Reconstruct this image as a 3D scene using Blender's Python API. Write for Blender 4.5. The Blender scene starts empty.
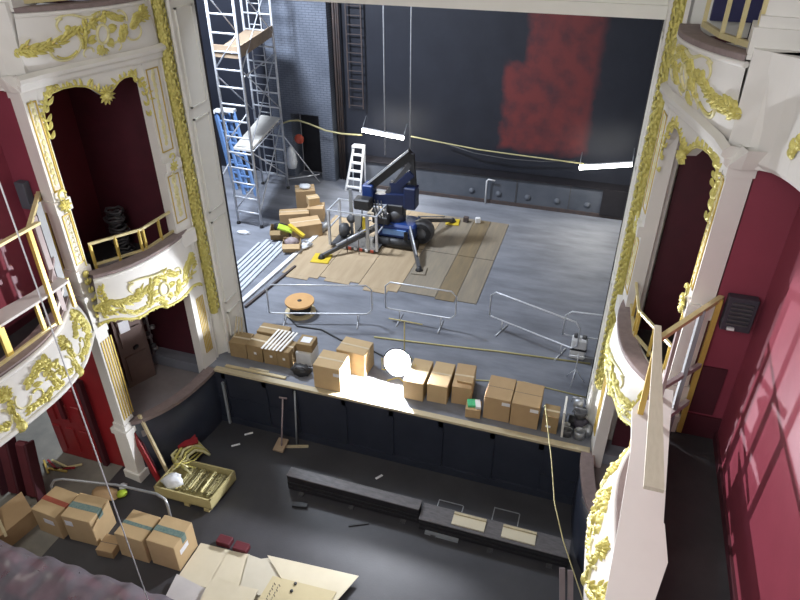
import bpy, bmesh, math, random
from mathutils import Vector, Matrix
C = bpy.context.scene.collection
PI = math.pi
V = Vector
rnd = random.Random(7)
Z = V((0,0,1))

# ------------------------------------------------------------------ materials
def mat(name, col, rough=.6, metal=0., col2=None, scale=4., amt=.5, bump=0., bscale=None, emit=None, alpha=None, spec=.5, stretch=None):
    m = bpy.data.materials.new(name); m.use_nodes = True
    nt = m.node_tree; b = nt.nodes['Principled BSDF']
    b.inputs['Roughness'].default_value = rough; b.inputs['Metallic'].default_value = metal
    b.inputs['Specular IOR Level'].default_value = spec
    tc = nt.nodes.new('ShaderNodeTexCoord'); vec = tc.outputs['Object']
    if stretch:
        mp = nt.nodes.new('ShaderNodeMapping'); mp.inputs['Scale'].default_value = stretch
        nt.links.new(vec, mp.inputs['Vector']); vec = mp.outputs['Vector']
    n = nt.nodes.new('ShaderNodeTexNoise'); n.inputs['Scale'].default_value = scale
    n.inputs['Detail'].default_value = 5; n.inputs['Roughness'].default_value = .6
    nt.links.new(vec, n.inputs['Vector'])
    if col2 is None: col2 = tuple(c*.8 for c in col)
    r = nt.nodes.new('ShaderNodeValToRGB')
    r.color_ramp.elements[0].position = .5-amt*.5+.02; r.color_ramp.elements[1].position = .5+amt*.5-.02
    r.color_ramp.elements[0].color = (*col, 1); r.color_ramp.elements[1].color = (*col2, 1)
    nt.links.new(n.outputs['Fac'], r.inputs['Fac']); nt.links.new(r.outputs['Color'], b.inputs['Base Color'])
    if bump:
        n2 = nt.nodes.new('ShaderNodeTexNoise'); n2.inputs['Scale'].default_value = bscale or scale*6; n2.inputs['Detail'].default_value = 4
        nt.links.new(vec, n2.inputs['Vector'])
        bp = nt.nodes.new('ShaderNodeBump'); bp.inputs['Strength'].default_value = bump; bp.inputs['Distance'].default_value = .02
        nt.links.new(n2.outputs['Fac'], bp.inputs['Height']); nt.links.new(bp.outputs['Normal'], b.inputs['Normal'])
    if emit:
        b.inputs['Emission Color'].default_value = (*emit[0], 1); b.inputs['Emission Strength'].default_value = emit[1]
    if alpha is not None: b.inputs['Alpha'].default_value = alpha
    return m
M = {}
M['plaster'] = mat('cream_plaster', (.80,.78,.74), .55, col2=(.74,.72,.68), scale=1.5, bump=.05)
M['reveal'] = mat('ivory_paint', (.84,.83,.77), .5, col2=(.77,.76,.70), scale=1.2, bump=.05)
M['gold'] = mat('gold_leaf', (.74,.68,.24), .36, .25, col2=(.58,.50,.12), scale=22, bump=.5, bscale=60)
M['goldpale'] = mat('pale_gilding', (.78,.74,.50), .45, .1, col2=(.70,.63,.25), scale=18, amt=.6, bump=.3, bscale=50)
M['brass'] = mat('brass_paint', (.66,.48,.12), .4, .3, col2=(.58,.42,.10), scale=10)
M['brasspale'] = mat('pale_gold_paint', (.70,.62,.36), .4, .2, col2=(.62,.52,.24), scale=10)
M['capping'] = mat('brown_velvet_capping', (.20,.15,.145), .7, col2=(.27,.21,.20), scale=9, bump=.1)
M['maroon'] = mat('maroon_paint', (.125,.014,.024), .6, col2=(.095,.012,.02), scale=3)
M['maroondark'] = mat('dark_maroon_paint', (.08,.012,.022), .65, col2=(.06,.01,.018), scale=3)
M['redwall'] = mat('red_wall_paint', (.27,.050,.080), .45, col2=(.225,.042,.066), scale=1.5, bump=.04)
M['redpaint'] = mat('red_gloss_paint', (.33,.018,.024), .38, col2=(.26,.014,.02), scale=3)
M['pitfloor'] = mat('black_floor', (.030,.030,.036), .5, col2=(.060,.059,.066), scale=1.1, amt=.7, bump=.08, bscale=30)
M['dustfloor'] = mat('dusty_floor', (.26,.25,.215), .8, col2=(.17,.165,.15), scale=2.2, bump=.1)
M['circlefloor'] = mat('dark_circle_floor', (.03,.03,.034), .7, col2=(.055,.052,.055), scale=2)
M['stagefloor'] = mat('grey_stage_paint', (.12,.127,.15), .62, col2=(.27,.285,.325), scale=.9, amt=.55, bump=.1, bscale=20, stretch=(.7,2.2,1), spec=.3)
M['pitwall'] = mat('black_blue_panelling', (.018,.022,.036), .4, col2=(.028,.033,.05), scale=2)
M['blackpaint'] = mat('black_paint', (.010,.009,.012), .5, col2=(.018,.016,.02), scale=5)
M['blacktop'] = mat('worn_black_top', (.07,.065,.07), .5, col2=(.16,.15,.155), scale=6, amt=.6, stretch=(1,4,1))
M['ply'] = mat('pale_plywood', (.44,.34,.22), .6, col2=(.35,.26,.16), scale=1.6, stretch=(4,.6,1))
M['ply2'] = mat('worn_plywood', (.30,.25,.18), .6, col2=(.20,.175,.14), scale=1.6, stretch=(4,.6,1))
M['ply3'] = mat('brown_hardboard', (.24,.18,.10), .6, col2=(.16,.125,.08), scale=1.8, stretch=(4,.5,1))
M['edgewood'] = mat('stage_edge_wood', (.55,.47,.31), .55, col2=(.45,.38,.25), scale=8, stretch=(1,6,1))
M['card'] = mat('brown_cardboard', (.46,.315,.17), .8, col2=(.40,.27,.14), scale=3, bump=.04)
M['card2'] = mat('tan_cardboard', (.55,.40,.22), .8, col2=(.48,.34,.18), scale=3, bump=.04)
M['cardold'] = mat('dusty_cardboard', (.34,.24,.12), .85, col2=(.27,.185,.09), scale=5, bump=.06)
M['cardpale'] = mat('pale_card', (.66,.60,.46), .8, col2=(.60,.54,.40), scale=2, bump=.03)
M['cardyellow'] = mat('yellowish_card', (.60,.52,.32), .8, col2=(.54,.46,.28), scale=2)
M['cardcream'] = mat('cream_card', (.60,.56,.46), .8, col2=(.54,.50,.40), scale=2)
M['tape'] = mat('clear_tape', (.62,.52,.36), .3, col2=(.55,.45,.3), scale=10)
M['print'] = mat('teal_print', (.09,.17,.17), .6, col2=(.2,.26,.22), scale=25, amt=.4)
M['redtape'] = mat('red_tape', (.42,.10,.06), .5, scale=20)
M['paper'] = mat('white_paper', (.8,.8,.82), .7, col2=(.72,.72,.76), scale=20)
M['alu'] = mat('aluminium', (.70,.72,.76), .35, .35, col2=(.5,.52,.56), scale=12)
M['steel'] = mat('galvanised_steel', (.42,.44,.46), .38, .6, col2=(.33,.34,.36), scale=14)
M['pale_batten'] = mat('white_batten', (.68,.72,.76), .4, .2, col2=(.55,.6,.66), scale=5)
M['blue'] = mat('blue_machine_paint', (.015,.05,.22), .35, col2=(.012,.035,.15), scale=6)
M['navy'] = mat('navy_machine_paint', (.010,.018,.06), .4, col2=(.014,.025,.08), scale=6)
M['black'] = mat('black_rubber', (.015,.015,.017), .5, col2=(.03,.03,.032), scale=10)
M['dark'] = mat('dark_grey', (.055,.055,.06), .5, col2=(.09,.09,.095), scale=8)
M['yellow'] = mat('yellow_plastic', (.65,.48,.03), .5, col2=(.55,.40,.03), scale=8)
M['lime'] = mat('lime_fabric', (.45,.62,.05), .6, scale=8)
M['green'] = mat('green_plastic', (.05,.42,.18), .5, col2=(.1,.5,.25), scale=18)
M['white'] = mat('white_plastic', (.78,.79,.8), .45, col2=(.7,.71,.73), scale=6)
M['bag'] = mat('white_polythene', (.80,.82,.85), .35, col2=(.6,.63,.68), scale=8, bump=.5, bscale=14)
M['cord'] = mat('yellow_cable', (.58,.52,.26), .6, scale=8)
M['paleblue'] = mat('pale_blue_paint', (.12,.24,.52), .5, col2=(.2,.34,.6), scale=5)
M['deck'] = mat('birch_deck', (.85,.83,.78), .5, col2=(.75,.72,.66), scale=4)
M['deckdark'] = mat('brown_deck', (.28,.20,.14), .7, col2=(.4,.3,.2), scale=4)
M['flat'] = mat('blue_grey_paint', (.06,.07,.09), .6, col2=(.11,.12,.145), scale=1.8, amt=.7, bump=.1)
M['seat'] = mat('rose_seat_plush', (.30,.07,.10), .8, col2=(.22,.05,.07), scale=6)
M['sheet'] = mat('dust_polythene', (.33,.29,.33), .3, col2=(.22,.20,.235), scale=3, bump=.25, bscale=5, alpha=.55)
M['orange'] = mat('orange_plywood', (.62,.36,.14), .6, col2=(.55,.3,.11), scale=5)
M['redhose'] = mat('red_hose', (.55,.09,.05), .5, scale=10)
M['wood'] = mat('pine_timber', (.60,.50,.30), .6, col2=(.5,.41,.24), scale=6, stretch=(1,6,1))
M['palepine'] = mat('bleached_pine', (.66,.62,.50), .6, col2=(.58,.54,.42), scale=6, stretch=(6,1,1))
M['crate'] = mat('crate_timber', (.50,.44,.22), .6, col2=(.42,.36,.17), scale=6)
M['pipe'] = mat('rusty_pipe', (.05,.045,.05), .6, col2=(.09,.06,.05), scale=8)
M['tube'] = mat('fluorescent_tube', (.9,.9,.9), .4, emit=((1,.98,.90), 26))
M['flood'] = mat('floodlight_glass', (.9,.9,.9), .4, emit=((.93,.95,1), 160))
M['brownpanel'] = mat('dull_brown_door', (.13,.085,.075), .6, col2=(.17,.115,.10), scale=3)
M['grille'] = mat('speaker_grille', (.035,.03,.045), .5, col2=(.06,.055,.07), scale=20)
M['bluedim'] = mat('blue_lit_wall', (.03,.03,.09), .8, col2=(.05,.05,.14), scale=3)  # upper box walls, with the blue light there put into their colour
M['greyshelf'] = mat('greyish_white_board', (.60,.58,.57), .6, col2=(.52,.50,.50), scale=3)
M['greenwood'] = mat('dark_gilding', (.24,.21,.09), .6, .1, col2=(.15,.13,.06), scale=14)  # darker gilding, standing in for the dark gaps between crate strips
M['mauvefloor'] = mat('mauve_grey_floor', (.30,.27,.27), .7, scale=3)
M['mauve'] = mat('mauve_grey_paint', (.36,.29,.29), .5, col2=(.3,.24,.25), scale=4)
M['greywood'] = mat('grey_paint', (.30,.32,.34), .5, col2=(.25,.27,.29), scale=4)

def wall_back_mat():
    m = mat('black_wall_with_red_patch', (.010,.012,.020), .5, col2=(.024,.027,.040), scale=.9, amt=.7, bump=.06, bscale=14)
    nt = m.node_tree; b = nt.nodes['Principled BSDF']; L = nt.links.new
    src = b.inputs['Base Color'].links[0].from_socket
    tc = nt.nodes['Texture Coordinate']; sx = nt.nodes.new('ShaderNodeSeparateXYZ')
    ns = nt.nodes.new('ShaderNodeTexNoise'); ns.inputs['Scale'].default_value = 2.2; ns.inputs['Detail'].default_value = 6
    L(tc.outputs['Object'], ns.inputs['Vector'])
    ad = nt.nodes.new('ShaderNodeVectorMath'); ad.operation = 'MULTIPLY_ADD'; ad.inputs[1].default_value = (.5,.5,.5)
    L(ns.outputs['Color'], ad.inputs[0]); L(tc.outputs['Object'], ad.inputs[2]); L(ad.outputs[0], sx.inputs[0])
    def box(x0,x1,z0,z1):
        out = None
        for sock, lo, hi in ((sx.outputs['X'], x0, x1), (sx.outputs['Z'], z0, z1)):
            for a, e in ((lo, 1), (hi, -1)):
                mr = nt.nodes.new('ShaderNodeMapRange'); mr.inputs['From Min'].default_value = a-.12*e; mr.inputs['From Max'].default_value = a+.12*e
                L(sock, mr.inputs['Value'])
                if out is None: out = mr.outputs[0]
                else:
                    mu = nt.nodes.new('ShaderNodeMath'); mu.operation = 'MULTIPLY'; L(out, mu.inputs[0]); L(mr.outputs[0], mu.inputs[1]); out = mu.outputs[0]
        return out
    a, c = box(1.05, 3.1, 2.0, 8), box(.45, 1.6, 2.0, 4.6)
    mx = nt.nodes.new('ShaderNodeMath'); mx.operation = 'MAXIMUM'; L(a, mx.inputs[0]); L(c, mx.inputs[1])
    mu = nt.nodes.new('ShaderNodeMath'); mu.operation = 'MULTIPLY'; mr = nt.nodes.new('ShaderNodeMapRange')
    mr.inputs['From Min'].default_value = .25; mr.inputs['From Max'].default_value = .6; mr.inputs['To Min'].default_value = .35
    L(ns.outputs['Fac'], mr.inputs['Value']); L(mx.outputs[0], mu.inputs[0]); L(mr.outputs[0], mu.inputs[1])
    mix = nt.nodes.new('ShaderNodeMix'); mix.data_type = 'RGBA'; mix.inputs['B'].default_value = (.17,.032,.032,1)
    L(mu.outputs[0], mix.inputs['Factor']); L(src, mix.inputs['A']); L(mix.outputs['Result'], b.inputs['Base Color'])
    return m
M['backwall'] = wall_back_mat()
def brick_mat():
    m = mat('blue_grey_brick', (.085,.10,.135), .75, col2=(.21,.235,.29), scale=1.0, amt=.6)
    nt = m.node_tree; b = nt.nodes['Principled BSDF']; L = nt.links.new
    src = b.inputs['Base Color'].links[0].from_socket
    tc = nt.nodes['Texture Coordinate']; mp = nt.nodes.new('ShaderNodeMapping'); mp.inputs['Rotation'].default_value = (PI/2, 0, 0)
    L(tc.outputs['Object'], mp.inputs['Vector'])
    br = nt.nodes.new('ShaderNodeTexBrick'); br.inputs['Scale'].default_value = 1; br.inputs['Brick Width'].default_value = .23; br.inputs['Row Height'].default_value = .075
    br.inputs['Mortar Size'].default_value = .008; L(mp.outputs[0], br.inputs['Vector'])
    mix = nt.nodes.new('ShaderNodeMix'); mix.data_type = 'RGBA'; mix.inputs['B'].default_value = (.075,.085,.11,1)
    L(br.outputs['Fac'], mix.inputs['Factor']); L(src, mix.inputs['A']); L(mix.outputs['Result'], b.inputs['Base Color'])
    return m
M['brick'] = brick_mat()

# ------------------------------------------------------------------ mesh builder
class MB:
    def __init__(s): s.bm = bmesh.new(); s.smooth = []
    def face(s, pts, sm=False):
        f = s.bm.faces.new([s.bm.verts.new(p) for p in pts]); f.smooth = sm; return s
    def grid(s, rows, closed_u=False, sm=True, cap=False):
        vs = [[s.bm.verts.new(p) for p in r] for r in rows]
        for a, b in zip(vs, vs[1:]):
            n = len(a)
            for i in range(n if closed_u else n-1):
                j = (i+1) % n
                try: s.bm.faces.new((a[i], a[j], b[j], b[i])).smooth = sm
                except ValueError: pass
        if cap:
            for r in (vs[0], vs[-1]):
                try: s.bm.faces.new(r)
                except ValueError: pass
        return s
    def box(s, lo, hi, rz=0, piv=None, bev=0):
        lo, hi = V(lo), V(hi); c = (lo+hi)/2 if piv is None else V(piv)
        R = Matrix.Translation(c) @ Matrix.Rotation(rz, 4, 'Z') @ Matrix.Translation(-c)
        return s.cube(Matrix.Translation((lo+hi)/2), (hi-lo), R, bev)
    def cube(s, T, size, R=Matrix(), bev=0):
        r = bmesh.ops.create_cube(s.bm, size=1, matrix=R @ T @ Matrix.Diagonal((*size, 1)))
        if bev:
            es = {e for v in r['verts'] for e in v.link_edges}
            bmesh.ops.bevel(s.bm, geom=list(es), offset=bev, segments=1, affect='EDGES')
        return s
    def bar(s, a, b, w, h=None, up=(0,0,1)):
        a, b = V(a), V(b); d = b-a; L = d.length; d.normalize(); u = V(up)
        if abs(d.dot(u)) > .98: u = V((0,1,0))
        x = d.cross(u).normalized(); u = x.cross(d).normalized(); h = h or w
        R = Matrix((( x.x, u.x, d.x, 0), (x.y, u.y, d.y, 0), (x.z, u.z, d.z, 0), (0,0,0,1)))
        return s.cube(Matrix(), (w, h, L), Matrix.Translation((a+b)/2) @ R)
    def tube(s, pts, r, n=8, cap=True, r2=None):
        pts = [V(p) for p in pts]; rows = []; prev = None
        for i, p in enumerate(pts):
            d = (pts[min(i+1, len(pts)-1)]-pts[max(i-1, 0)]).normalized()
            if prev is None:
                ref = V((0,0,1)) if abs(d.z) < .9 else V((1,0,0)); x = d.cross(ref).normalized()
            else: x = (prev - d*prev.dot(d)).normalized()
            prev = x; y = d.cross(x); rr = r if r2 is None else r+(r2-r)*i/(len(pts)-1)
            rows.append([p+(x*math.cos(2*PI*k/n)+y*math.sin(2*PI*k/n))*rr for k in range(n)])
        return s.grid(rows, True, True, cap)
    def prism(s, poly, z0, z1):
        a = [s.bm.verts.new((p[0], p[1], z0)) for p in poly]; b = [s.bm.verts.new((p[0], p[1], z1)) for p in poly]
        n = len(poly)
        for i in range(n): s.bm.faces.new((a[i], a[(i+1)%n], b[(i+1)%n], b[i]))
        s.bm.faces.new(a); s.bm.faces.new(b); return s
    def lathe(s, prof, c=(0,0,0), n=20, axis='z', sm=True):
        rows = []
        for r, h in prof:
            row = []
            for k in range(n):
                a = 2*PI*k/n; p = (r*math.cos(a), r*math.sin(a), h)
                if axis == 'y': p = (p[0], p[2], p[1])
                if axis == 'x': p = (p[2], p[0], p[1])
                row.append(V(p)+V(c))
            rows.append(row)
        return s.grid(rows, True, sm, True)
    def build(s, name, m, parent=None, recalc=True):
        if recalc: bmesh.ops.recalc_face_normals(s.bm, faces=s.bm.faces)
        if parent is not None and parent.type == 'EMPTY':
            bmesh.ops.transform(s.bm, matrix=parent_world(parent).inverted(), verts=s.bm.verts)
        elif parent is not None:
            bmesh.ops.transform(s.bm, matrix=parent_world(parent).inverted(), verts=s.bm.verts)
        me = bpy.data.meshes.new(name); s.bm.to_mesh(me); s.bm.free()
        me.materials.append(M[m] if isinstance(m, str) else m)
        o = bpy.data.objects.new(name, me); C.objects.link(o)
        if parent is not None: o.parent = parent
        return o
def parent_world(o):
    m = o.matrix_basis.copy()
    while o.parent: o = o.parent; m = o.matrix_basis @ m
    return m
def thing(name, label, cat, loc=(0,0,0), rz=0, group=None):
    o = bpy.data.objects.new(name, None); C.objects.link(o); o.location = loc; o.rotation_euler = (0,0,rz)
    o.empty_display_size = .1; o['label'] = label; o['category'] = cat
    if group: o['group'] = group
    return o
def tag(o, label, cat, group=None, kind=None):
    o['label'] = label; o['category'] = cat
    if group: o['group'] = group
    if kind: o['kind'] = kind
    return o
def struct(o): o['kind'] = 'structure'; return o
def copy_tree(o, parent=None):
    c = o.copy(); C.objects.link(c); c.parent = parent
    for ch in [x for x in o.children]: copy_tree(ch, c)
    return c

# ------------------------------------------------------------------ relief ornament on a surface  S(u,v) -> point, in metres
class Relief:
    def __init__(s, S, flip=1, each=False): s.S = S; s.flip = flip; s.mb = MB(); s.each = [] if each else None
    def fr(s, u, v):
        e = .01; p = s.S(u, v); du = (s.S(u+e, v)-s.S(u-e, v)).normalized(); dv = (s.S(u, v+e)-s.S(u, v-e)).normalized()
        n = du.cross(dv).normalized(); h = V((s.flip*1.0, -.45, .0)) if abs(n.z) < .8 else Z
        return p, (n if n.dot(h) > 0 else -n)
    def pt(s, u, v, h): p, n = s.fr(u, v); return p+n*h
    def leaf(s, u, v, a, L=.12, W=.05, H=.03, curl=0):
        ca, sa = math.cos(a), math.sin(a); rows = []
        for i in range(5):
            t = i/4; w = W*math.sin(PI*(.12+.88*t))**.8 if t < 1 else .002; h = H*math.sin(PI*(.1+.75*t))
            al = a+curl*t; cx, cy = u+math.cos(al)*L*t, v+math.sin(al)*L*t
            rows.append([s.pt(cx-math.sin(al)*w*k, cy+math.cos(al)*w*k, (h*(1-.85*abs(k)) - .006*abs(k))) for k in (-1,-.5,0,.5,1)])
        s.mb.grid(rows)
    def stroke(s, pts, r0, r1=None, h=.3):
        r1 = r0 if r1 is None else r1; n = len(pts); P = [s.pt(x, y, (r0+(r1-r0)*i/(n-1))*h) for i, (x, y) in enumerate(pts)]
        if s.each is not None: s.each.append(MB().tube(P, r0, 6, True, r1))
        else: s.mb.tube(P, r0, 6, True, r1)
    def build_each(s, name, m, parent):
        for b in s.each: b.build(name, m, parent)
    def arc(s, u, v, r, a0, a1, r0, r1=None, n=10, spiral=0):
        s.stroke([(u+(r*(1-spiral*i/n))*math.cos(a0+(a1-a0)*i/n), v+(r*(1-spiral*i/n))*math.sin(a0+(a1-a0)*i/n)) for i in range(n+1)], r0, r1)
    def boss(s, u, v, r, H=.04):
        rows = []
        for i in range(4):
            t = i/3; rows.append([s.pt(u+math.cos(2*PI*k/8)*r*math.cos(t*PI/2*.97), v+math.sin(2*PI*k/8)*r*math.cos(t*PI/2*.97), H*math.sin(t*PI/2)-.004) for k in range(8)])
        s.mb.grid(rows, True)
    def fan(s, u, v, a0, a1, n, L, W=.03, H=.03):
        for i in range(n): s.leaf(u, v, a0+(a1-a0)*i/max(1, n-1), L*rnd.uniform(.85, 1.1), W, H)
    def foliage(s, path, n, L, W=.03, H=.035, spread=1.1):
        for i in range(n):
            t = i/max(1, n-1)*(len(path)-1); k = min(int(t), len(path)-2); f = t-k
            x = path[k][0]*(1-f)+path[k+1][0]*f; y = path[k][1]*(1-f)+path[k+1][1]*f
            a = math.atan2(path[k+1][1]-path[k][1], path[k+1][0]-path[k][0])
            for sg in (-1, 1): s.leaf(x, y, a+sg*spread*rnd.uniform(.5, 1.2), L*rnd.uniform(.7, 1.15), W, H*rnd.uniform(.7, 1.2), curl=-sg*.5)
        s.leaf(path[-1][0], path[-1][1], a, L, W, H)
    def motif(s, W, Hh, k=1.0):
        """rococo cartouche: leaf spray, C scrolls, oval frame, top S scroll. u runs 0..W outer to inner, v 0..Hh"""
        X = lambda a: ((a-.62)*1.15+.53)*W; Y = lambda b: b*Hh
        pale = Relief(s.S, s.flip, True)
        # leaf spray at the outer side running into a C scroll
        s.foliage([(X(.12), Y(.40)), (X(.25), Y(.36)), (X(.36), Y(.46)), (X(.44), Y(.60))], 18, .14*k, .028*k, .04)
        s.foliage([(X(.16), Y(.44)), (X(.30), Y(.42))], 8, .12*k, .026*k, .05, 1.5)
        pale.arc(X(.40), Y(.38), .21*k, -2.9, .75, .022*k, .014*k, 16, .1)
        s.arc(X(.40), Y(.38), .17*k, -2.4, -.6, .012*k, .02*k)
        # oval cartouche
        o = [(X(.62)+.085*k*math.cos(t*PI/8), Y(.47)+.13*k*math.sin(t*PI/8)) for t in range(17)]
        pale.stroke(o, .022*k)
        for t in range(12):
            a = t*PI/6; s.leaf(X(.62)+.11*k*math.cos(a), Y(.47)+.16*k*math.sin(a), a+.5*(-1)**t, .13*k, .04*k, .04)
        s.foliage([(X(.50), Y(.26)), (X(.50), Y(.5)), (X(.54), Y(.72)), (X(.66), Y(.84)), (X(.74), Y(.72))], 18, .12*k, .028*k, .045)
        s.foliage([(X(.74), Y(.24)), (X(.76), Y(.45))], 7, .11*k, .028*k, .04)
        # top S scroll like a ribbon
        pale.stroke([(X(.36)+X(.42)*t/12, Y(.86)+Y(.05)*math.sin(t/12*2*PI)) for t in range(13)], .014*k, .026*k)
        pale.arc(X(.40), Y(.74), .09*k, 1.7, 4.2, .022*k, .012*k)
        s.boss(X(.42), Y(.68), .045*k)
        # inner spray with its own scroll
        s.foliage([(X(.82), Y(.46)), (X(.88), Y(.60)), (X(.97), Y(.72))], 13, .13*k, .028*k, .045); s.foliage([(X(.86), Y(.66)), (X(.97), Y(.62))], 6, .12*k, .028*k, .05)
        pale.arc(X(.84), Y(.42), .15*k, -2.6, .6, .018*k, .012*k, 12, .15)
        pale.arc(X(.76), Y(.70), .10*k, -.6, 1.9, .022*k, .014*k)
        # drops below
        s.boss(X(.62), Y(.14), .05*k); s.fan(X(.62), Y(.18), -2.6, -.5, 6, .11*k, .028*k)
        pale.arc(X(.53), Y(.17), .07*k, 0, 4.2, .018*k, .01*k); pale.arc(X(.71), Y(.17), .07*k, PI, -1.1, .018*k, .01*k)
        return pale

# ------------------------------------------------------------------ the setting
def st(name, mb, m): return struct(mb.build(name, m))
st('floor_stage', MB().box((-10.5,.0,-.25), (7.5,11.2,0)), 'stagefloor')
st('floor_pit', MB().box((-5.25,-9,-1.7), (4.95,.1,-1.5)), 'pitfloor')
st('floor_left', MB().box((-9.5,-9,-1.7), (-5.25,-1.7,-1.497)), 'dustfloor')
st('floor_foyer', MB().box((-9.5,-1.7,-1.7), (-5.0,1.5,-1.497)), 'dustfloor')
st('wall_foyer', MB().box((-9.5,1.4,-1.5), (-5,1.5,2.3)), 'plaster')
st('floor_right', MB().box((4.95,-9,-1.7), (9.5,-1.7,-1.497)), 'dustfloor')
st('wall_stage_back', MB().box((-5.5,11,0), (7.5,11.3,10)), 'backwall')
# brick return at the scaffold corner with a black doorway in it
st('wall_stage_brick', MB().box((-7.75,10.6,0), (-7.05,11.3,10)).box((-6.0,10.6,0), (-5.5,11.3,10)).box((-7.05,10.6,2.3), (-6.0,11.3,10)), 'brick')
st('wall_stage_corner', MB().box((-10.5,10.7,0), (-7.75,11.3,10)), 'backwall')
st('wall_stage_doorway', MB().box((-7.0,11.25,0), (-5.95,11.4,2.3)), 'blackpaint')
st('wall_stage_left', MB().box((-10.7,0,0), (-10.4,11.3,10)), 'backwall')
st('wall_stage_right', MB().box((7.4,0,0), (7.6,11.3,10)), 'backwall')
st('ceiling_stage', MB().box((-10.7,1.4,10), (7.6,11.3,10.2)), 'blackpaint')
st('wall_rear', MB().box((-9.6,-14.2,-1.7), (9.6,-14,13)), 'plaster')
st('ceiling', MB().box((-9.6,-14,12.8), (9.6,1.6,13)), 'plaster')
# header over the opening
st('wall_header', MB().box((-4.9,1.3,7.34), (4.9,1.6,12.8)).box((-4.6,1.22,7.34),(4.6,1.3,7.52)), 'reveal')
# wood edge of the stage and the panelled pit wall below it
st('trim_1', MB().box((-3.95,-.05,-.05), (4.08,.09,.012), bev=.006), 'edgewood')
pw = MB().box((-4.0,.0,-1.5), (4.15,.08,-.05))
for x in (-3.75,-2.75,-2.02,-.9,.15,1.2,2.25,3.2,4.0): pw.box((x-.05,-.03,-1.5), (x+.05,.01,-.06))
pw.box((-4.0,-.03,-.22), (4.15,.01,-.06)).box((-4.0,-.05,-1.5), (4.15,.01,-1.33)).box((-4.0,-.02,-.8), (-2.0,.01,-.74)).box((3.25,-.02,-.95), (4.1,.01,-.9))
st('wall_pit', pw, 'pitwall')

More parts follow.
